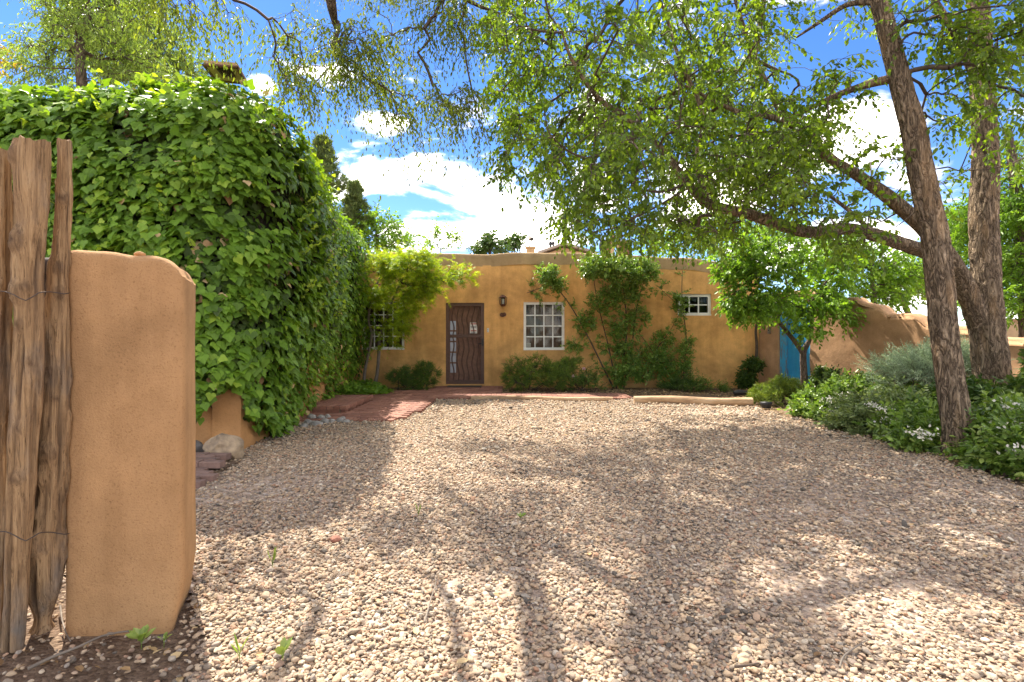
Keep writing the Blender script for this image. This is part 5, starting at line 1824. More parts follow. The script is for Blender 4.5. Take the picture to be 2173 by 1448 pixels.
fartree('small far tree like a tuft left of the roof lamp', 1091, 48, [(1088, 516, 48, 11, 8, .6), (1098, 512, 48, 7, 6, .5)], 50, LEAF_DARK, 0.30, ELM, 206, L=0.7, droop=0.1, nleaf=7, vtop=518, trunk_r=.12)
fartree('golden leaved treetop at the far left edge', -30, 12, [(-5, 125, 12, 22, 24, .5)], 40, LEAF_GOLD, 0.10, ELM, 207, nleaf=8, L=0.35)
# beyond the garden wall
fartree('bright green tree behind the stepped garden wall', 1850, 17, [(1830, 560, 17, 80, 45, 1), (1780, 530, 17, 70, 40, 1), (1900, 590, 17, 60, 35, .9), (1860, 630, 17, 60, 30, .8), (1740, 560, 17, 50, 40, .8), (1930, 560, 17, 60, 40, .9)],
        420, LEAF_FAR, 0.12, ELM, 221, L=0.45, droop=0.35, nleaf=8, trunk_r=.16)
fartree('grey-green tree with an open crown far behind the garden wall', 1960, 25, [(1940, 600, 25, 60, 35, 1.2), (2000, 570, 25, 60, 35, 1.2), (1890, 610, 25, 50, 28, 1), (2040, 620, 25, 50, 35, 1)], 320, LEAF_WILLOW, 0.15, ELM, 222, lean=-60, L=0.6, droop=0.2, nleaf=8)
fartree('tall bright tree at the right edge beyond the wall', 2190, 11.5, [(2140, 500, 11.5, 55, 80, .9), (2100, 440, 11.8, 45, 45, .7), (2170, 600, 11.5, 50, 60, .9), (2060, 470, 12, 40, 40, .6), (2170, 420, 11.5, 50, 60, .8), (2120, 640, 11.5, 40, 30, .6), (2160, 340, 11.5, 50, 60, .8)],
        520, LEAF_FAR, 0.115, LANCE, 223, L=0.42, droop=0.3, nleaf=12, hang=0.3, trunk_r=.2, lean=-50, vtop=280)
fartree('broad mid-green tree filling the gap beyond the two trunks', 2080, 20, [(2060, 560, 20, 60, 50, 1.2), (2110, 600, 20, 60, 50, 1.2), (2030, 500, 20, 50, 45, 1.0), (2150, 560, 20, 60, 60, 1.2), (2000, 520, 20, 40, 40, 1.0)], 380, LEAF_FAR, 0.14, ELM, 224, L=0.5, droop=0.3, nleaf=8)
fartree('dense green tree behind the house corner', 1560, 21, [(1450, 500, 21, 70, 35, 1.2), (1540, 490, 21, 80, 45, 1.2), (1640, 500, 21, 80, 50, 1.2), (1400, 520, 21, 50, 20, 1)], 380, LEAF_FAR, 0.14, ELM, 225, L=0.5, droop=0.35, nleaf=8)

# neighbouring roofs seen over the parapet
nb = thing('gabled_house', 'tan gabled house far behind the parapet', 'house', (2.7, 30, 0))
pk, le, ri = P(1197, 521, 26), P(1140, 541, 26), P(1266, 541, 26)
mb = MB()
v = [le, ri, pk, le + np.array([0, 8, 0]), ri + np.array([0, 8, 0]), pk + np.array([0, 8, 0])]
low = [np.array([le[0] + .25, 26.02, 0]), np.array([ri[0] - .25, 26.02, 0]), np.array([ri[0] - .25, 26.02, le[2]]), np.array([le[0] + .25, 26.02, le[2]]), pk + np.array([0, .02, -.1])]
mb.add(low, [(0, 1, 2, 3)]).add([low[3], low[2], low[4]], [(0, 1, 2)])
mb.add(np.array([low[0], low[0] + (0, 8, 0), low[3] + (0, 8, 0), low[3], low[1], low[1] + (0, 8, 0), low[2] + (0, 8, 0), low[2]]), [(0, 1, 2, 3), (4, 7, 6, 5)])
part(nb, 'wall', mb, TAN)
for s_, e_ in ((le, pk), (pk, ri)):
    rf = MB()
    a_, c_ = np.array(s_) + (0, -.25, 0), np.array(e_) + (0, -.25, 0)
    q = [a_, c_, c_ + (0, 8.5, 0), a_ + (0, 8.5, 0)]
    rf.add(q + [p + np.array([0, 0, 0.12]) for p in q], [(0, 3, 2, 1), (4, 5, 6, 7), (0, 1, 5, 4), (1, 2, 6, 5), (2, 3, 7, 6), (3, 0, 4, 7)])
    part(nb, 'roof', rf, TAN2 if 'TAN2' in globals() else SAND_ROOF)
rp = P(1168, 523, 28)
part(nb, 'vent_pipe', MB().tube([rp - np.array([0, 0, .5]), rp + np.array([0, 0, .08])], .06, 8).tube([rp + np.array([0, 0, .08]), rp + np.array([0, 0, .25])], [.13, .05], 8), BLACK)
rp = P(1174, 521, 28)
part(nb, 'vent_pipe', MB().tube([rp - np.array([0, 0, .5]), rp + np.array([0, 0, .08])], .05, 8).tube([rp + np.array([0, 0, .08]), rp + np.array([0, 0, .2])], [.1, .05], 8), BLACK)

cp = P(1126, 530, 15)
ch = thing('roof_chimney', 'squat tan chimney on the flat roof carrying a lamp', 'chimney', (cp[0], 15.1, 2.74))
part(ch, 'stack', MB().box((cp[0] - .11, 14.95, 2.74), (cp[0] + .11, 15.2, P(0, 527, 15)[2])), TAN)
part(ch, 'cap', MB().box((cp[0] - .14, 14.92, P(0, 527, 15)[2] + .001), (cp[0] + .14, 15.23, P(0, 524, 15)[2])), TAN)
lp_ = P(1124, 524, 15)
lamp = thing('roof_lamp', 'small floodlight on a thin pole above the roof chimney', 'lamp', (lp_[0], 15.08, lp_[2]))
part(lamp, 'pole', MB().tube([(lp_[0], 15.08, lp_[2]), (lp_[0], 15.08, P(0, 509, 15)[2])], .012, 8), BLACK)
hp = P(1125, 505.5, 15)
part(lamp, 'head', MB().tube([hp + np.array([.05, -.02, -.035]), hp + np.array([0, .08, 0.0]), hp + np.array([-.03, .12, .04])], [.055, .055, .02], 10), BLACK)
part(lamp, 'reflector', MB().tube([hp + np.array([-.04, -.05, .02]), hp + np.array([-.02, -.02, .01])], [.045, .05], 10), WHITE)

for (u0, u1, vt, lab) in ((1283, 1300, 512, 'narrow red brick chimney left of the tan flue pipe'), (1309, 1336, 513, 'wider red brick chimney right of the tan flue pipe')):
    a_, c_ = P(u0, vt, 15.8), P(u1, vt, 15.8)
    bc = thing('brick_chimney', lab, 'chimney', ((a_[0] + c_[0]) / 2, 15.8, 2.74), 'brick chimneys on the flat roof')
    part(bc, 'core', MB().box((a_[0] + .02, 15.72, 2.74), (c_[0] - .02, 16.0, a_[2] - .02)), SOIL)
    z = 2.75
    k = 0
    while z < a_[2] - .06:
        for x in np.arange(a_[0] + .05, c_[0] - .02, .105):
            place(bc, 'brick', BRICK_ME, (x + .01 * (k % 2), 15.74, z), (0, 0, R(90)))
        z += .065
        k += 1
    part(bc, 'cap', MB().box((a_[0] - .02, 15.62, a_[2] - .018), (c_[0] + .02, 16.02, a_[2] + .03)), STEEL)
pp = P(1300, 490, 15.4)
single('stucco_flue', MB().tube([(pp[0], 15.4, 2.74), (pp[0], 15.4, pp[2])], .05, 12), TAN, 'slim tan flue pipe beside the brick chimney stacks', 'flue', (pp[0], 15.4, 2.74))
pp = P(1277.5, 505, 15.3)
zz = lambda v: P(0, v, 15.3)[2]
single('flue_cowl', MB().tube([(pp[0], 15.3, 2.74), (pp[0], 15.3, zz(530)), (pp[0], 15.3, zz(529)), (pp[0], 15.3, zz(520)), (pp[0], 15.3, zz(517)), (pp[0], 15.3, zz(508)), (pp[0], 15.3, zz(505))], [.05, .05, .08, .085, .075, .04, .035], 14), BLACK,
       'black bottle-shaped flue cowl on the flat roof', 'flue', (pp[0], 15.3, 2.74))
nw = thing('neighbour_wall', 'pale stucco wall beyond the garden at the right edge', 'wall', (14, 15, 0))
part(nw, 'wall', MB().box((P(2095, 0, 15)[0], 15, -.1), (P(2420, 0, 15)[0], 15.4, P(0, 682, 15)[2])), TAN)
part(nw, 'coping', MB().box((P(2092, 0, 15)[0], 14.96, P(0, 682, 15)[2] + .002), (P(2423, 0, 15)[0], 15.44, P(0, 677, 15)[2])), ADOBE_PINK)

# ------------------------------------------------------------------ climbing plants and shrubs
def shrub(name, label, cat, base, blobs, n, leaf, size, tmpl, seed, per=3, L=0.16, droop=0.1, nleaf=8, hang=0.15, stems=5, stem_r=0.012, gap=-0.3, group=None, spread=0.6, outdir=(0, 0, .6), twig=None, up=.8, flowers=None, keep=1.0, gscale=2.5, tr=0.0018, rbias=0.0):
    g = np.random.default_rng(seed)
    base = np.array(base, float)
    t = thing(name, label, cat, base, group)
    C = in_blobs(blobs, n, g, gap, gscale, seed)
    C[:, 2] = np.maximum(C[:, 2], 0.04)
    crown = MB()
    cen = C.mean(0)
    roots = base + np.stack([g.normal(0, .08, stems), g.normal(0, .06, stems), np.full(stems, 0.0)], -1)
    tips = C[g.choice(len(C), stems)]
    lp = np.concatenate([resample(np.array([a, (a + b) / 2 + g.normal(0, .05, 3), b]), 0.08) for a, b in zip(roots, tips)])
    d = branchwork(crown, lp, C, g, stem_r * .25, 1, maxr=stem_r, sag=0.02, sides=3)
    for a, b in zip(roots, tips):
        q = resample(np.array([a, (a + b) / 2 + g.normal(0, .03, 3), b]), 0.1)
        crown.tube(q, np.linspace(stem_r, stem_r * .4, len(q)), 5, .5, 1, cap=False)
    o = nz((C - cen) * 1.3 + np.array(outdir) * 0.5 + d * .2)
    sprays(crown, C, o, per, L, droop, nleaf, size, tmpl, g, spread, hang, tr, up=up, keep=keep, rbias=rbias)
    mats = [leaf, twig or TWIG]
    part(t, 'foliage', crown, mats)
    if flowers:
        for (u, v, Y, r) in flowers:
            fb = MB()
            r = r * 1.35
            c = P(u, v, Y - .25)
            m = 40
            p = c + g.normal(size=(m, 3)) * np.array([r, r, r * .45])
            put_leaves(fb, p, g.normal(size=(m, 3)) + np.array([0, -.3, .6]), nz(np.array([0, -.6, .8]) + g.normal(size=(m, 3)) * .5), r * .55, ROUND, g.random(m))
            part(t, 'flower_head', fb, FLOWER)
    return t


def vine(name, label, stems, clusters, base, seed, leaf=LEAF_VINE, size=0.052, per=4, L=0.16, nleaf=9, n_along=0, wall_y=HY, jitter=0.10):
    """espaliered climber: each stem is a tube along the wall, leafy spurs all along"""
    g = np.random.default_rng(seed)
    t = thing(name, label, 'vine', base)
    crown = MB()
    C = []
    lp = []
    for (path, r) in stems:
        q = resample(px(path), 0.06)
        part(t, 'stem', MB().tube(q, np.linspace(r, r * .35, len(q)), 7), TWIG)
        lp.append(q)
    lp = np.concatenate(lp)
    for b in clusters:
        C.append(in_blobs([b[:6]], int(b[6] * 1.3), g, -0.5, 3.0, seed))
    sel = lp[g.random(len(lp)) < n_along]
    C.append(sel + g.normal(0, jitter, sel.shape) * np.array([1, .5, 1]))
    C = np.concatenate(C)
    C[:, 1] = np.minimum(C[:, 1], wall_y - 0.05)
    C[:, 2] = np.maximum(C[:, 2], .05)
    d = branchwork(crown, lp, C, g, 0.002, 1, maxr=.012, sides=3)
    sprays(crown, C, nz(d + np.array([0, -.5, .3])), per, L, 0.05, nleaf, size, ELM, g, 0.8, 0.1, 0.0016, up=.8)
    part(t, 'foliage', crown, [leaf, TWIG])
    return t


vine('firethorn_vine', 'large firethorn fanned on the wall right of the middle window',
     [([(1306, 832, 12.8), (1280, 780, 12.85), (1248, 715, 12.9), (1214, 655, 12.9), (1185, 618, 12.88), (1150, 612, 12.85), (1118, 622, 12.9)], .022),
      ([(1316, 832, 12.8), (1322, 770, 12.85), (1330, 700, 12.88), (1326, 640, 12.85), (1318, 580, 12.75), (1310, 550, 12.7)], .026),
      ([(1310, 830, 12.8), (1292, 740, 12.88), (1277, 680, 12.9), (1264, 620, 12.85), (1258, 570, 12.75)], .018),
      ([(1322, 832, 12.8), (1340, 740, 12.88), (1350, 660, 12.88), (1366, 600, 12.8), (1385, 565, 12.75)], .02),
      ([(1170, 612, 12.86), (1155, 585, 12.8), (1150, 560, 12.75)], .008)],
     [(1265, 568, 12.55, 34, 26, .3, 80), (1305, 572, 12.55, 36, 28, .3, 90), (1362, 578, 12.58, 34, 26, .28, 72), (1335, 620, 12.75, 45, 26, .15, 50), (1285, 640, 12.8, 40, 30, .12, 34), (1345, 680, 12.82, 34, 36, .1, 28),
      (1160, 588, 12.55, 22, 26, .25, 34), (1180, 604, 12.62, 18, 14, .2, 20), (1330, 792, 12.7, 52, 30, .2, 55), (1325, 745, 12.8, 40, 24, .14, 26), (1240, 690, 12.85, 20, 30, .1, 22), (1305, 700, 12.84, 20, 26, .1, 16), (1375, 770, 12.8, 30, 25, .12, 24),
      (1222, 735, 12.8, 22, 8, .1, 12)],
     P(1314, 0, 12.8) * np.array([1, 1, 0]), 301, n_along=0.5)
vine('firethorn_vine', 'slender firethorn climbing past the small square window',
     [([(1448, 836, 12.75), (1452, 780, 12.85), (1456, 720, 12.9), (1450, 660, 12.86), (1447, 620, 12.85), (1448, 575, 12.88)], .018),
      ([(1442, 836, 12.75), (1424, 800, 12.85), (1398, 765, 12.88), (1372, 728, 12.88), (1350, 700, 12.88)], .016),
      ([(1392, 742, 12.87), (1420, 705, 12.88), (1440, 670, 12.88)], .01),
      ([(1447, 655, 12.86), (1420, 630, 12.88), (1392, 605, 12.88)], .008)],
     [(1440, 640, 12.82, 10, 22, .08, 12), (1400, 760, 12.84, 26, 28, .1, 30), (1452, 760, 12.84, 14, 40, .08, 26), (1424, 790, 12.82, 26, 20, .1, 22), (1410, 720, 12.86, 20, 14, .08, 14), (1430, 822, 12.7, 24, 12, .15, 24)],
     P(1446, 0, 12.75) * np.array([1, 1, 0]), 302, n_along=0.55, jitter=.07)
vine('trumpet_vine', 'bare twisting vine stem at the corner of the house',
     [([(1588, 838, 12.7), (1584, 815, 12.75), (1600, 790, 12.8), (1606, 740, 12.85), (1604, 700, 12.86), (1612, 672, 12.8), (1632, 655, 12.6), (1650, 640, 12.3)], .05)],
     [(1598, 776, 12.7, 18, 12, .12, 26), (1585, 805, 12.7, 15, 18, .14, 30), (1572, 808, 12.7, 8, 8, .1, 8)], P(1588, 0, 12.7) * np.array([1, 1, 0]), 303, leaf=LEAF_DARK, size=.075, L=.14, nleaf=6)

JUN = dict(tmpl=NEEDLE, per=4, L=0.13, nleaf=16, hang=-.05, up=.3, spread=.55, twig=TWIG)
shrub('juniper_shrub', 'broad green juniper under the middle window', 'shrub', P(1135, 0, 12.3) * np.array([1, 1, 0]),
      [(1100, 795, 12.3, 36, 34, .4), (1140, 790, 12.25, 40, 32, .45), (1180, 800, 12.3, 30, 26, .4), (1200, 780, 12.5, 24, 16, .25), (1225, 768, 12.6, 14, 8, .15)], 330, LEAF_JUN, .06, seed=311, outdir=(.3, -.2, .9), **JUN)
shrub('juniper_shrub', 'clipped dark juniper close to the left of the door', 'shrub', P(905, 0, 12.5) * np.array([1, 1, 0]), [(905, 795, 12.5, 24, 24, .25), (895, 812, 12.5, 24, 14, .25)], 110, LEAF_JUN, .055, seed=312, rbias=-.15, **JUN)
shrub('juniper_shrub', 'straggly dark juniper between the maple and the clipped one', 'shrub', P(852, 0, 12.4) * np.array([1, 1, 0]), [(836, 803, 12.4, 12, 14, .15), (860, 800, 12.4, 14, 20, .18), (870, 818, 12.4, 24, 10, .2)], 90, LEAF_JUN, .055, seed=313, rbias=-.2, **JUN)
HERB = dict(tmpl=LANCE, per=2, L=0.2, nleaf=11, hang=.2, outdir=(0, -.2, .9), spread=.45)
shrub('flowering_herb', 'leafy herb with a few pink blooms beside the juniper', 'plant', P(1240, 0, 12.2) * np.array([1, 1, 0]), [(1225, 815, 12.2, 18, 16, .2), (1245, 810, 12.2, 22, 18, .2), (1270, 818, 12.2, 22, 12, .2)], 75, LEAF_HERB, .06, seed=314, rbias=-.15, **HERB)
gq = np.random.default_rng(5)
for (u, v) in ((1239, 782), (1216, 798)):
    fb = MB()
    c = P(u, v, 12.1)
    put_leaves(fb, np.repeat(c[None], 9, 0), gq.normal(size=(9, 3)) + np.array([0, -.6, .2]), nz(gq.normal(size=(9, 3)) * .4 + np.array([0, -1, .3])), .05, ROUND, gq.random(9))
    fb.tube([c, c - np.array([0, -.03, .35])], .004, 4, .5, 1)
    part(bpy.data.objects['flowering_herb'], 'pink_bloom', fb, [PINK, LEAF_HERB])
shrub('low_herb', 'soft green herb near the second log under the small window', 'plant', P(1480, 0, 12.1) * np.array([1, 1, 0]), [(1475, 820, 12.1, 18, 18, .2), (1495, 825, 12.1, 16, 12, .2), (1527, 832, 12.1, 8, 8, .1)], 70, LEAF_HERB, .055, seed=315, rbias=-.1, **HERB)
shrub('low_herb', 'dark leafy herb at the foot of the slender firethorn', 'plant', P(1430, 0, 12.3) * np.array([1, 1, 0]), [(1425, 825, 12.3, 20, 12, .2), (1450, 818, 12.3, 14, 12, .2)], 45, LEAF_DARK, .06, seed=316, **HERB)

# right-hand bed
def gz0(u, Y):
    return P(u, 0, Y) * np.array([1, 1, 0])


shrub('gold_juniper', 'golden-tipped low juniper at the drive corner by the gate', 'shrub', gz0(1650, 9.9), [(1635, 840, 9.8, 34, 22, .4), (1680, 838, 9.9, 36, 24, .4), (1660, 822, 10.1, 30, 16, .4), (1715, 850, 9.6, 26, 20, .35)], 300, LEAF_JUNY, .055, seed=321, outdir=(-.2, -.3, .7), **JUN)
shrub('boxwood_shrub', 'dark rounded shrub at the right foot of the blue gate', 'shrub', gz0(1742, 10.9), [(1735, 812, 10.9, 16, 24, .25), (1745, 796, 10.9, 16, 12, .2)], 70, LEAF_DARK, .05, ELM, 322, nleaf=10)
shrub('boxwood_shrub', 'second dark shrub against the garden wall', 'shrub', gz0(1772, 10.4), [(1768, 812, 10.4, 14, 18, .22)], 50, LEAF_DARK, .05, ELM, 323, nleaf=10)
WH = dict(leaf=LEAF_HERB, size=.066, tmpl=ELM, per=3, L=.24, nleaf=12, hang=.25, outdir=(-.15, -.3, .9), spread=.5, stems=9, stem_r=.009)
WHO = dict(WH, leaf=LEAF_OLIVE, size=.055)
shrub('white_flowering_shrub', 'leafy white-flowered shrub nearest the golden juniper', 'shrub', gz0(1770, 8.4), [(1760, 870, 8.4, 55, 34, .45), (1800, 850, 8.6, 50, 34, .45), (1730, 885, 8.2, 30, 22, .3)], 220, seed=331,
      flowers=[(1760, 850, 8.2, .04), (1768, 870, 8.0, .035), (1832, 846, 8.2, .04), (1790, 838, 8.4, .03)], **WH)
shrub('white_flowering_shrub', 'leafy white-flowered shrub spilling onto the gravel mid-bed', 'shrub', gz0(1870, 7.0), [(1850, 895, 7.0, 60, 42, .45), (1900, 885, 7.0, 50, 46, .45), (1820, 910, 7.0, 36, 28, .3)], 260, seed=332,
      flowers=[(1890, 895, 6.6, .045), (1875, 868, 6.7, .035), (1895, 930, 6.45, .045), (1850, 860, 6.8, .03)], **WHO)
shrub('white_flowering_shrub', 'leafy white-flowered shrub at the foot of the leaning trunk', 'shrub', gz0(1955, 6.2), [(1935, 922, 6.2, 45, 32, .35), (1960, 900, 6.5, 28, 36, .3), (1915, 938, 6.0, 30, 22, .3)], 180, seed=333, flowers=[(1952, 920, 5.75, .045), (1958, 925, 5.75, .03)], **WH)
GREYK = dict(leaf=LEAF_GREY, tmpl=NEEDLE, per=4, L=.34, droop=.15, nleaf=22, hang=0, outdir=(0, -.1, 1.2), spread=.35, stems=8, up=.2)
shrub('sage_shrub', 'wispy grey-green sage before the garden wall', 'shrub', gz0(1935, 8.0), [(1910, 800, 8.0, 45, 28, .4), (1955, 790, 8.0, 45, 34, .4), (1985, 775, 8.1, 30, 26, .3)], 210, size=.05, seed=341, **GREYK)
shrub('sage_shrub', 'wispy grey-green sage between the two big trunks', 'shrub', gz0(2055, 8.0), [(2055, 785, 8.0, 26, 40, .35), (2050, 820, 8.0, 30, 30, .35)], 110, size=.05, seed=342, **GREYK)
shrub('mixed_shrub', 'olive small-leaved shrub below the wall behind the white flowers', 'shrub', gz0(1850, 9.0), [(1840, 820, 9.0, 48, 26, .4), (1890, 830, 8.6, 46, 28, .4), (1800, 822, 9.3, 28, 16, .3), (1950, 845, 8.0, 50, 26, .4)], 230, LEAF_HERB, .05, ELM, 343, nleaf=10, rbias=.12)
shrub('mixed_shrub', 'dark shrub in the shade behind the leaning trunk', 'shrub', gz0(2050, 6.9), [(2060, 860, 6.9, 50, 40, .4), (2010, 850, 7.2, 36, 30, .3), (2060, 905, 6.6, 40, 30, .3)], 200, LEAF_DARK, .06, ELM, 344, nleaf=10)
WH2 = dict(WH, size=.064, L=.28)
shrub('white_flowering_shrub', 'rank leafy shrub right of the leaning trunk at the gravel', 'shrub', gz0(2120, 5.3), [(2125, 955, 5.3, 42, 42, .3), (2145, 915, 5.5, 38, 40, .35), (2155, 985, 5.0, 42, 30, .3), (2098, 990, 5.2, 22, 14, .2)], 240, seed=351,
      flowers=[(2160, 905, 5.2, .05), (2150, 862, 5.6, .05), (2165, 960, 4.9, .045)], **WH2)
shrub('tall_shrub', 'leafy green shrub at the right edge behind the flowers', 'shrub', gz0(2165, 6.6), [(2160, 835, 6.5, 36, 36, .35), (2165, 875, 6.3, 40, 36, .4), (2200, 800, 6.6, 40, 50, .4)], 210, LEAF_DARK, .07, ELM, 352, nleaf=10, rbias=.25)
shrub('white_flowering_shrub', 'leafy shrub low in the right corner at the gravel edge', 'shrub', gz0(2185, 4.7), [(2180, 985, 4.75, 40, 40, .3), (2230, 960, 4.8, 60, 60, .4)], 150, seed=353, flowers=[(2185, 950, 4.6, .04)], **WH2)

# ------------------------------------------------------------------ gravel stones (nobody could count them)
def gravel():
    g = np.random.default_rng(9)
    stones = []
    for k in range(7):
        v, f = rock(1.0, 50 + k, (1.0, 0.70 + 0.06 * (k % 3), 0.40 + 0.05 * (k % 4)), 2, 0.35, 11)
        me = MB().add(v, f, smooth=k % 2 == 0).mesh('gravel_stone', GRAVEL)
        stones.append(bpy.data.objects.new('gravel_stone', me))
    pts, sca = [], []
    for (y0, y1, dens, r) in ((1.3, 2.6, 5600, .0096), (2.6, 4.0, 4700, .0099), (4.0, 6.0, 3000, .0112), (6.0, 8.4, 1500, .0135), (8.4, 10.85, 900, .0155)):
        xa, xb = max(-3.5, -y1 * 1.15 - .5), min(4.6, y1 * 1.15 + .5)
        n = int((xb - xa) * (y1 - y0) * dens)
        x, y = g.uniform(xa, xb, n), g.uniform(y0, y1, n)
        jx, jy = x + g.normal(0, .05, n), y + g.normal(0, .04, n)
        k = in_drive(jx, jy)
        # stones straying over the bare soil by the pillar
        k |= (g.random(n) < .10) & (x > -2.4) & (y < 2.6)
        # thin worn wheel track on the right
        wear = fbm(np.stack([x * .55, y * .9, 0 * x + 2], -1), 3, 90)
        k &= g.random(n) < np.clip(1.1 - 2.4 * np.clip(wear - .08, 0, 1), .28, 1)
        # not through the pillar
        k &= ~((x > -1.95) & (x < -1.375 - (y - 2.23) * .4) & (y > 2.2) & (y < 2.66))
        x, y = x[k], y[k]
        s = r * np.exp(g.normal(-.05, .32, len(x)))
        z = gh(x, y) + g.uniform(-.3, .75, len(x)) * s
        pts.append(np.stack([x, y, z], -1))
        sca.append(s)
    p, s = np.concatenate(pts), np.concatenate(sca)
    n = len(p)
    me = bpy.data.meshes.new('gravel')
    me.vertices.add(n)
    me.vertices.foreach_set('co', p.astype(np.float32).ravel())
    rot = np.stack([g.normal(0, .3, n), g.normal(0, .3, n), g.uniform(0, 6.283, n)], -1)
    a = me.attributes.new('rot', 'FLOAT_VECTOR', 'POINT')
    a.data.foreach_set('vector', rot.astype(np.float32).ravel())
    a = me.attributes.new('sca', 'FLOAT', 'POINT')
    a.data.foreach_set('value', s.astype(np.float32))
    a = me.attributes.new('idx', 'INT', 'POINT')
    a.data.foreach_set('value', g.integers(0, len(stones), n).astype(np.int32))
    o = bpy.data.objects.new('gravel', me)
    COL.objects.link(o)
    tag(o, 'loose tan and grey gravel stones covering the drive', kind='stuff')
    nt = bpy.data.node_groups.new('gravel_scatter', 'GeometryNodeTree')
    nt.interface.new_socket('Geometry', in_out='INPUT', socket_type='NodeSocketGeometry')
    nt.interface.new_socket('Geometry', in_out='OUTPUT', socket_type='NodeSocketGeometry')
    gi, go = nt.nodes.new('NodeGroupInput'), nt.nodes.new('NodeGroupOutput')
    iop = nt.nodes.new('GeometryNodeInstanceOnPoints')
    g2i = nt.nodes.new('GeometryNodeGeometryToInstance')
    for st in reversed(stones):
        oi = nt.nodes.new('GeometryNodeObjectInfo')
        oi.inputs['Object'].default_value = st
        nt.links.new(oi.outputs['Geometry'], g2i.inputs[0])

    def na(name, typ):
        q = nt.nodes.new('GeometryNodeInputNamedAttribute')
        q.data_type = typ
        q.inputs['Name'].default_value = name
        return [x for x in q.outputs if x.enabled and x.name == 'Attribute'][0]
    nt.links.new(gi.outputs[0], iop.inputs['Points'])
    nt.links.new(g2i.outputs[0], iop.inputs['Instance'])
    iop.inputs['Pick Instance'].default_value = True
    nt.links.new(na('idx', 'INT'), iop.inputs['Instance Index'])
    nt.links.new(na('rot', 'FLOAT_VECTOR'), iop.inputs['Rotation'])
    nt.links.new(na('sca', 'FLOAT'), iop.inputs['Scale'])
    nt.links.new(iop.outputs[0], go.inputs[0])
    mod = o.modifiers.new('scatter', 'NODES')
    mod.node_group = nt
    print('gravel stones', n)


gravel()

# leaf litter under the house beds and the right-hand bed
g = np.random.default_rng(44)
lit = MB()
for (xa, xb, ya, yb, n) in ((-3.2, -1.8, 11.9, 13.0, 900), (-0.3, 5.9, 11.4, 13.0, 5200), (4.2, 6.2, 4.2, 11.5, 5200), (-2.6, -1.0, 1.4, 2.5, 130), (-1.0, 4.2, 1.6, 10.5, 900)):
    x, y = g.uniform(xa, xb, n), g.uniform(ya, yb, n)
    p = np.stack([x, y, gh(x, y) - .010 + g.random(n) * .02], -1)
    put_leaves(lit, p, g.normal(size=(n, 3)) * np.array([1, 1, .15]), nz(g.normal(size=(n, 3)) * .3 + np.array([0, 0, 1.0])), .02 + .03 * g.random(n), ELM, g.random(n))
single('leaf_litter', lit, LITTER, 'dry brown leaf litter under the shrubs', kind='stuff')

# ------------------------------------------------------------------ edging logs
def logmat():
    m, nt, b = material('peeled_log')
    n = noise_node(nt, 7, 6, .65, stretch=(.25, 1.5, 1.5))
    r = ramp(nt, [(.3, (.22, .13, .07)), (.5, (.45, .29, .16)), (.72, (.62, .46, .30))])
    nt.links.new(n.outputs[0], r.inputs[0])
    nt.links.new(r.outputs[0], b.inputs['Base Color'])
    b.inputs['Roughness'].default_value = .85
    bump(nt, b, n.outputs[0], .6, .015)
    return m


LOG = logmat()
for (u0, v0, u1, v1, r, lab) in ((1000, 846, 1300, 848.5, .045, 'thin grey edging log between the gravel and the brick strip'), (1345, 853, 1596, 857, .075, 'thick peeled edging log in front of the small square window')):
    a_, c_ = G(u0, v0 + 3), G(u1, v1 + 3)
    a_[2] = c_[2] = r * .75
    q = resample(np.array([np.append(a_, r), np.append((a_ * 2 + c_) / 3 + (0, .02, .008), r * 1.06), np.append((a_ + 2 * c_) / 3 + (0, -.02, -.004), r * .97), np.append(c_, r * 1.04)]), .06)
    mb, _ = trunk_mesh(q[:, :3], q[:, 3], 18, .05, int(u0), .05)
    e0 = mb.v[0][:18]
    mb.add(np.concatenate([e0, e0.mean(0)[None]]), [(k, (k + 1) % 18, 18)[::-1] for k in range(18)])
    single('edging_log', mb, LOG, lab, 'log', ((a_ + c_) / 2) * np.array([1, 1, 0]), 'logs edging the drive')

# ------------------------------------------------------------------ boulders, cobbles, debris
def rockmat(name, c1, c2, scale=6):
    m, nt, b = material(name)
    n = noise_node(nt, scale, 7, .68, distortion=.4)
    r = ramp(nt, [(.32, c1), (.66, c2)])
    nt.links.new(n.outputs[0], r.inputs[0])
    nt.links.new(r.outputs[0], b.inputs['Base Color'])
    b.inputs['Roughness'].default_value = .9
    n2 = noise_node(nt, scale * 5, 6, .7)
    bump(nt, b, n2.outputs[0], .7, .015)
    return m


ROCK_TAN = rockmat('tan_boulder', (.17, .125, .085), (.44, .33, .21))
ROCK_DARK = rockmat('dark_boulder', (.07, .065, .062), (.19, .175, .165))
ROCK_GREY = rockmat('grey_cobble', (.20, .19, .175), (.40, .375, .34), 12)
ROCK_RED = rockmat('red_shard', (.25, .10, .065), (.40, .19, .13), 14)


def boulder(name, label, cat, u, v, half_px, hgt_px, seed, mat, dep=.8, sub=4, group=None, rough=.45):
    b_ = G(u, v)
    Y = b_[1] + half_px * dep * b_[1] / F * .5
    rx, rz = half_px * Y / F, hgt_px * Y / F
    vv, f = rock(1.0, seed, (rx, rx * dep, rz * .62), sub, rough, 9)
    vv = vv + np.array([(u - CX) * Y / F, Y, rz * .38])
    return single(name, MB().add(vv, f, smooth=sub < 4), mat, label, cat, ((u - CX) * Y / F, Y, 0), group)


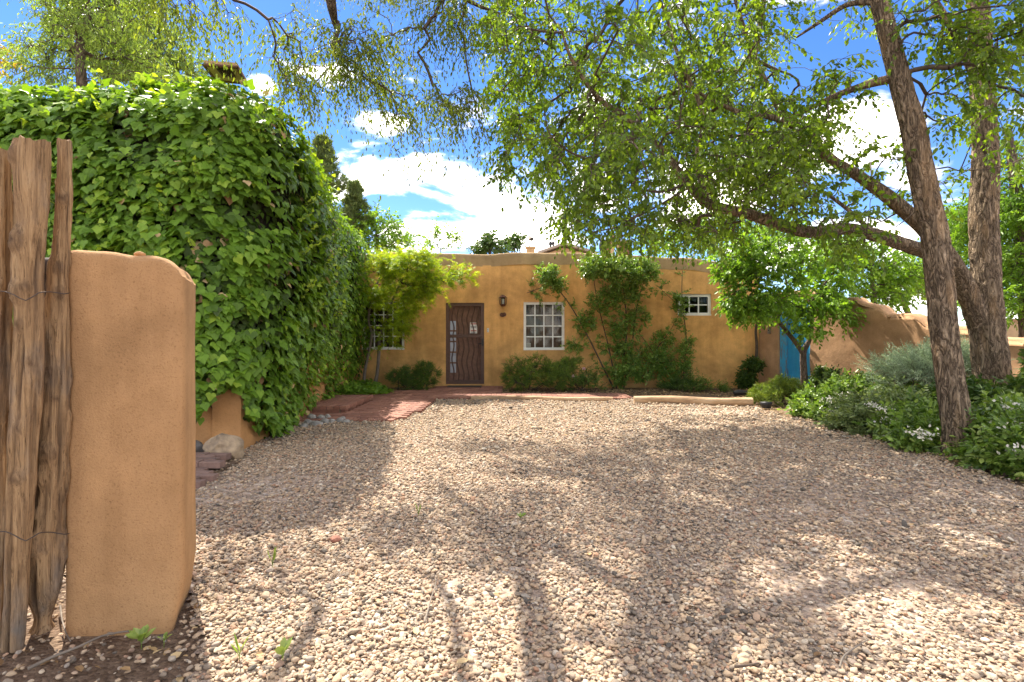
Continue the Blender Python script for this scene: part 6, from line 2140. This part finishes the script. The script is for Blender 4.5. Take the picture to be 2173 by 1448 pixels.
boulder('boulder', 'large tan boulder at the corner of the ivy-clad wall', 'boulder', 474, 976, 42, 50, 7, ROCK_TAN)
boulder('boulder', 'dark grey boulder half hidden behind the gate pillar', 'boulder', 414, 964, 17, 28, 12, ROCK_DARK)
boulder('brick_shard', 'broken red brick piece at the foot of the dark boulder', 'brick', 424, 974, 12, 11, 3, ROCK_RED, sub=2)
cob = [(662, 893, 11, 9), (672, 905, 14, 7), (681, 893, 9, 8), (690, 901, 10, 8), (695, 892, 9, 8), (704, 899, 9, 6), (722, 898, 9, 7), (735, 899, 11, 5), (728, 894, 8, 6), (655, 902, 10, 8), (645, 909, 10, 6)]
names = ['upright cobble touching the ivy beside the path', 'flat pale cobble lying lowest of the cobbles', 'cobble behind the flat pale one by the path', 'middle cobble in front of the path edge', 'rounded cobble against the brick path edge', 'small cobble right of the middle one',
         'cobble in the right-hand pair before the path', 'flat elongated cobble farthest right on the gravel', 'small dark cobble at the right-hand pair', 'cobble tucked under the ivy fringe', 'cobble deepest under the ivy on the gravel']
for k, ((u, v, hp_, hh_), lab) in enumerate(zip(cob, names)):
    boulder('cobble', lab, 'stone', u, v, hp_, hh_ * 1.6, 60 + k, ROCK_GREY, .75, 3, 'cobbles beside the brick path', .12)
boulder('gravel_lump', 'rusty red lump of stone lying in the gravel', 'stone', 713, 1152, 12, 14, 91, ROCK_RED, sub=3)

g = np.random.default_rng(12)


def twig_on_ground(label, pts, r, name='fallen_twig', mat=None, cat='twig'):
    q = np.array([G(u, v) + np.array([0, 0, .018 + r]) for u, v in pts])
    q[:, 2] += gh(q[:, 0], q[:, 1])
    return single(name, MB().tube(resample(q, .02), np.linspace(r, r * .5, len(resample(q, .02))), 6), mat or TWIG_GREY, label, cat, q[0] * np.array([1, 1, 0]))


twig_on_ground('long pale root curving over the soil before the pillar', [(60, 1440), (110, 1415), (170, 1390), (215, 1368), (262, 1358), (285, 1357)], .006)
twig_on_ground('bare twig standing beside the pillar foot', [(128, 1300), (132, 1330), (140, 1358), (150, 1378)], .004)
twig_on_ground('dry stick lying in the sunny gravel', [(901, 1333), (907, 1310), (915, 1280), (923, 1255), (926, 1240)], .005)
twig_on_ground('thin curved twig crossing the dry stick', [(855, 1297), (875, 1307), (900, 1312), (930, 1308)], .003)
twig_on_ground('pale twig in the gravel at the lower right', [(1782, 1428), (1790, 1405), (1815, 1385), (1840, 1368)], .0045)
twig_on_ground('short dark stick near the bottom centre gravel', [(1560, 1428), (1585, 1425), (1610, 1420)], .006, mat=TWIG)
twig_on_ground('faint twig in the gravel under the leaning trunk', [(1850, 1195), (1862, 1212), (1875, 1222)], .004)
twig_on_ground('thin twig lying left of the centre shadow', [(1395, 1195), (1402, 1215), (1420, 1232)], .003)


def sprout(label, u, v, n, size, seed, leaf=LEAF_HERB, tmpl=ELM, up=.6, name='weed_sprout', rb=.7):
    g = np.random.default_rng(seed)
    b_ = G(u, v)
    b_[2] = gh(b_[0], b_[1])
    t = thing(name, label, 'weed', b_)
    for k in range(n):
        a = g.uniform(0, 6.28)
        d = nz(np.array([math.cos(a) * .7, math.sin(a) * .7, up + .5 * g.random()]))
        st = b_ + np.array([0, 0, size * .35 * g.random() + .012])
        mb = MB()
        mb.tube(np.array([b_ - np.array([0, 0, .01]), st, st + d * size * .3]), .0016, 4, rb)
        put_leaves(mb, (st + d * size * .3)[None], (d + np.array([0, 0, -.25]))[None], nz(np.array([[0, -.2, 1.0]]) + g.normal(size=(1, 3)) * .3), size * g.uniform(.7, 1.1), tmpl, rb + .2 * g.random())
        part(t, 'leaf', mb, leaf)


sprout('leafy green weed at the foot of the pillar', 300, 1378, 14, .055, 1)
sprout('tiny green weed right of the pillar-foot weed', 348, 1375, 7, .03, 2)
sprout('bright two-leaved sprout in the sunlit gravel', 600, 1412, 4, .06, 3, LEAF_HERB, up=1.6, rb=.8)
sprout('thin grass sprout in the gravel left of centre', 578, 1212, 5, .07, 4, LEAF_HERB, NEEDLE, up=2.4)
sprout('yellowish grass blades near the bottom gravel', 508, 1408, 5, .06, 5, LEAF_HERB, NEEDLE, up=1.2)
sprout('small grass tuft at the shadow edge mid-drive', 888, 1098, 5, .06, 6, LEAF_HERB, NEEDLE, up=2.0)
sprout('low green weed in the central dappled gravel', 1105, 1108, 7, .035, 7)

# yellow fallen leaf, drip box, pot
yl = MB()
c = G(968, 1425) + np.array([0, 0, .03])
put_leaves(yl, c[None], np.array([[1.0, .5, .05]]), np.array([[0, -.2, 1.0]]), .05, ELM, .9)
single('fallen_leaf', yl, LITTER, 'single yellowed leaf fallen on the bottom gravel', 'leaf', c * np.array([1, 1, 0]))
c = G(1572, 838)
bx2 = MB().tube(np.array([c + (-.14, 0, .03), c + (-.05, .0, .05), c + (.14, 0, .045)]), [.045, .06, .04], 10)
single('drip_line_coil', bx2, PLASTIC_BLACK, 'black plastic drip fitting by the vine root', 'fitting', c)
c = G(1626, 866)
single('black_pot', MB().tube(np.array([c, c + (0, 0, .06), c + (0, 0, .10), c + (0, 0, .102), c + (0, 0, .05)]), [.075, .09, .10, .085, .07], 16), PLASTIC_BLACK, 'low black plant pot under the golden juniper', 'pot', c)
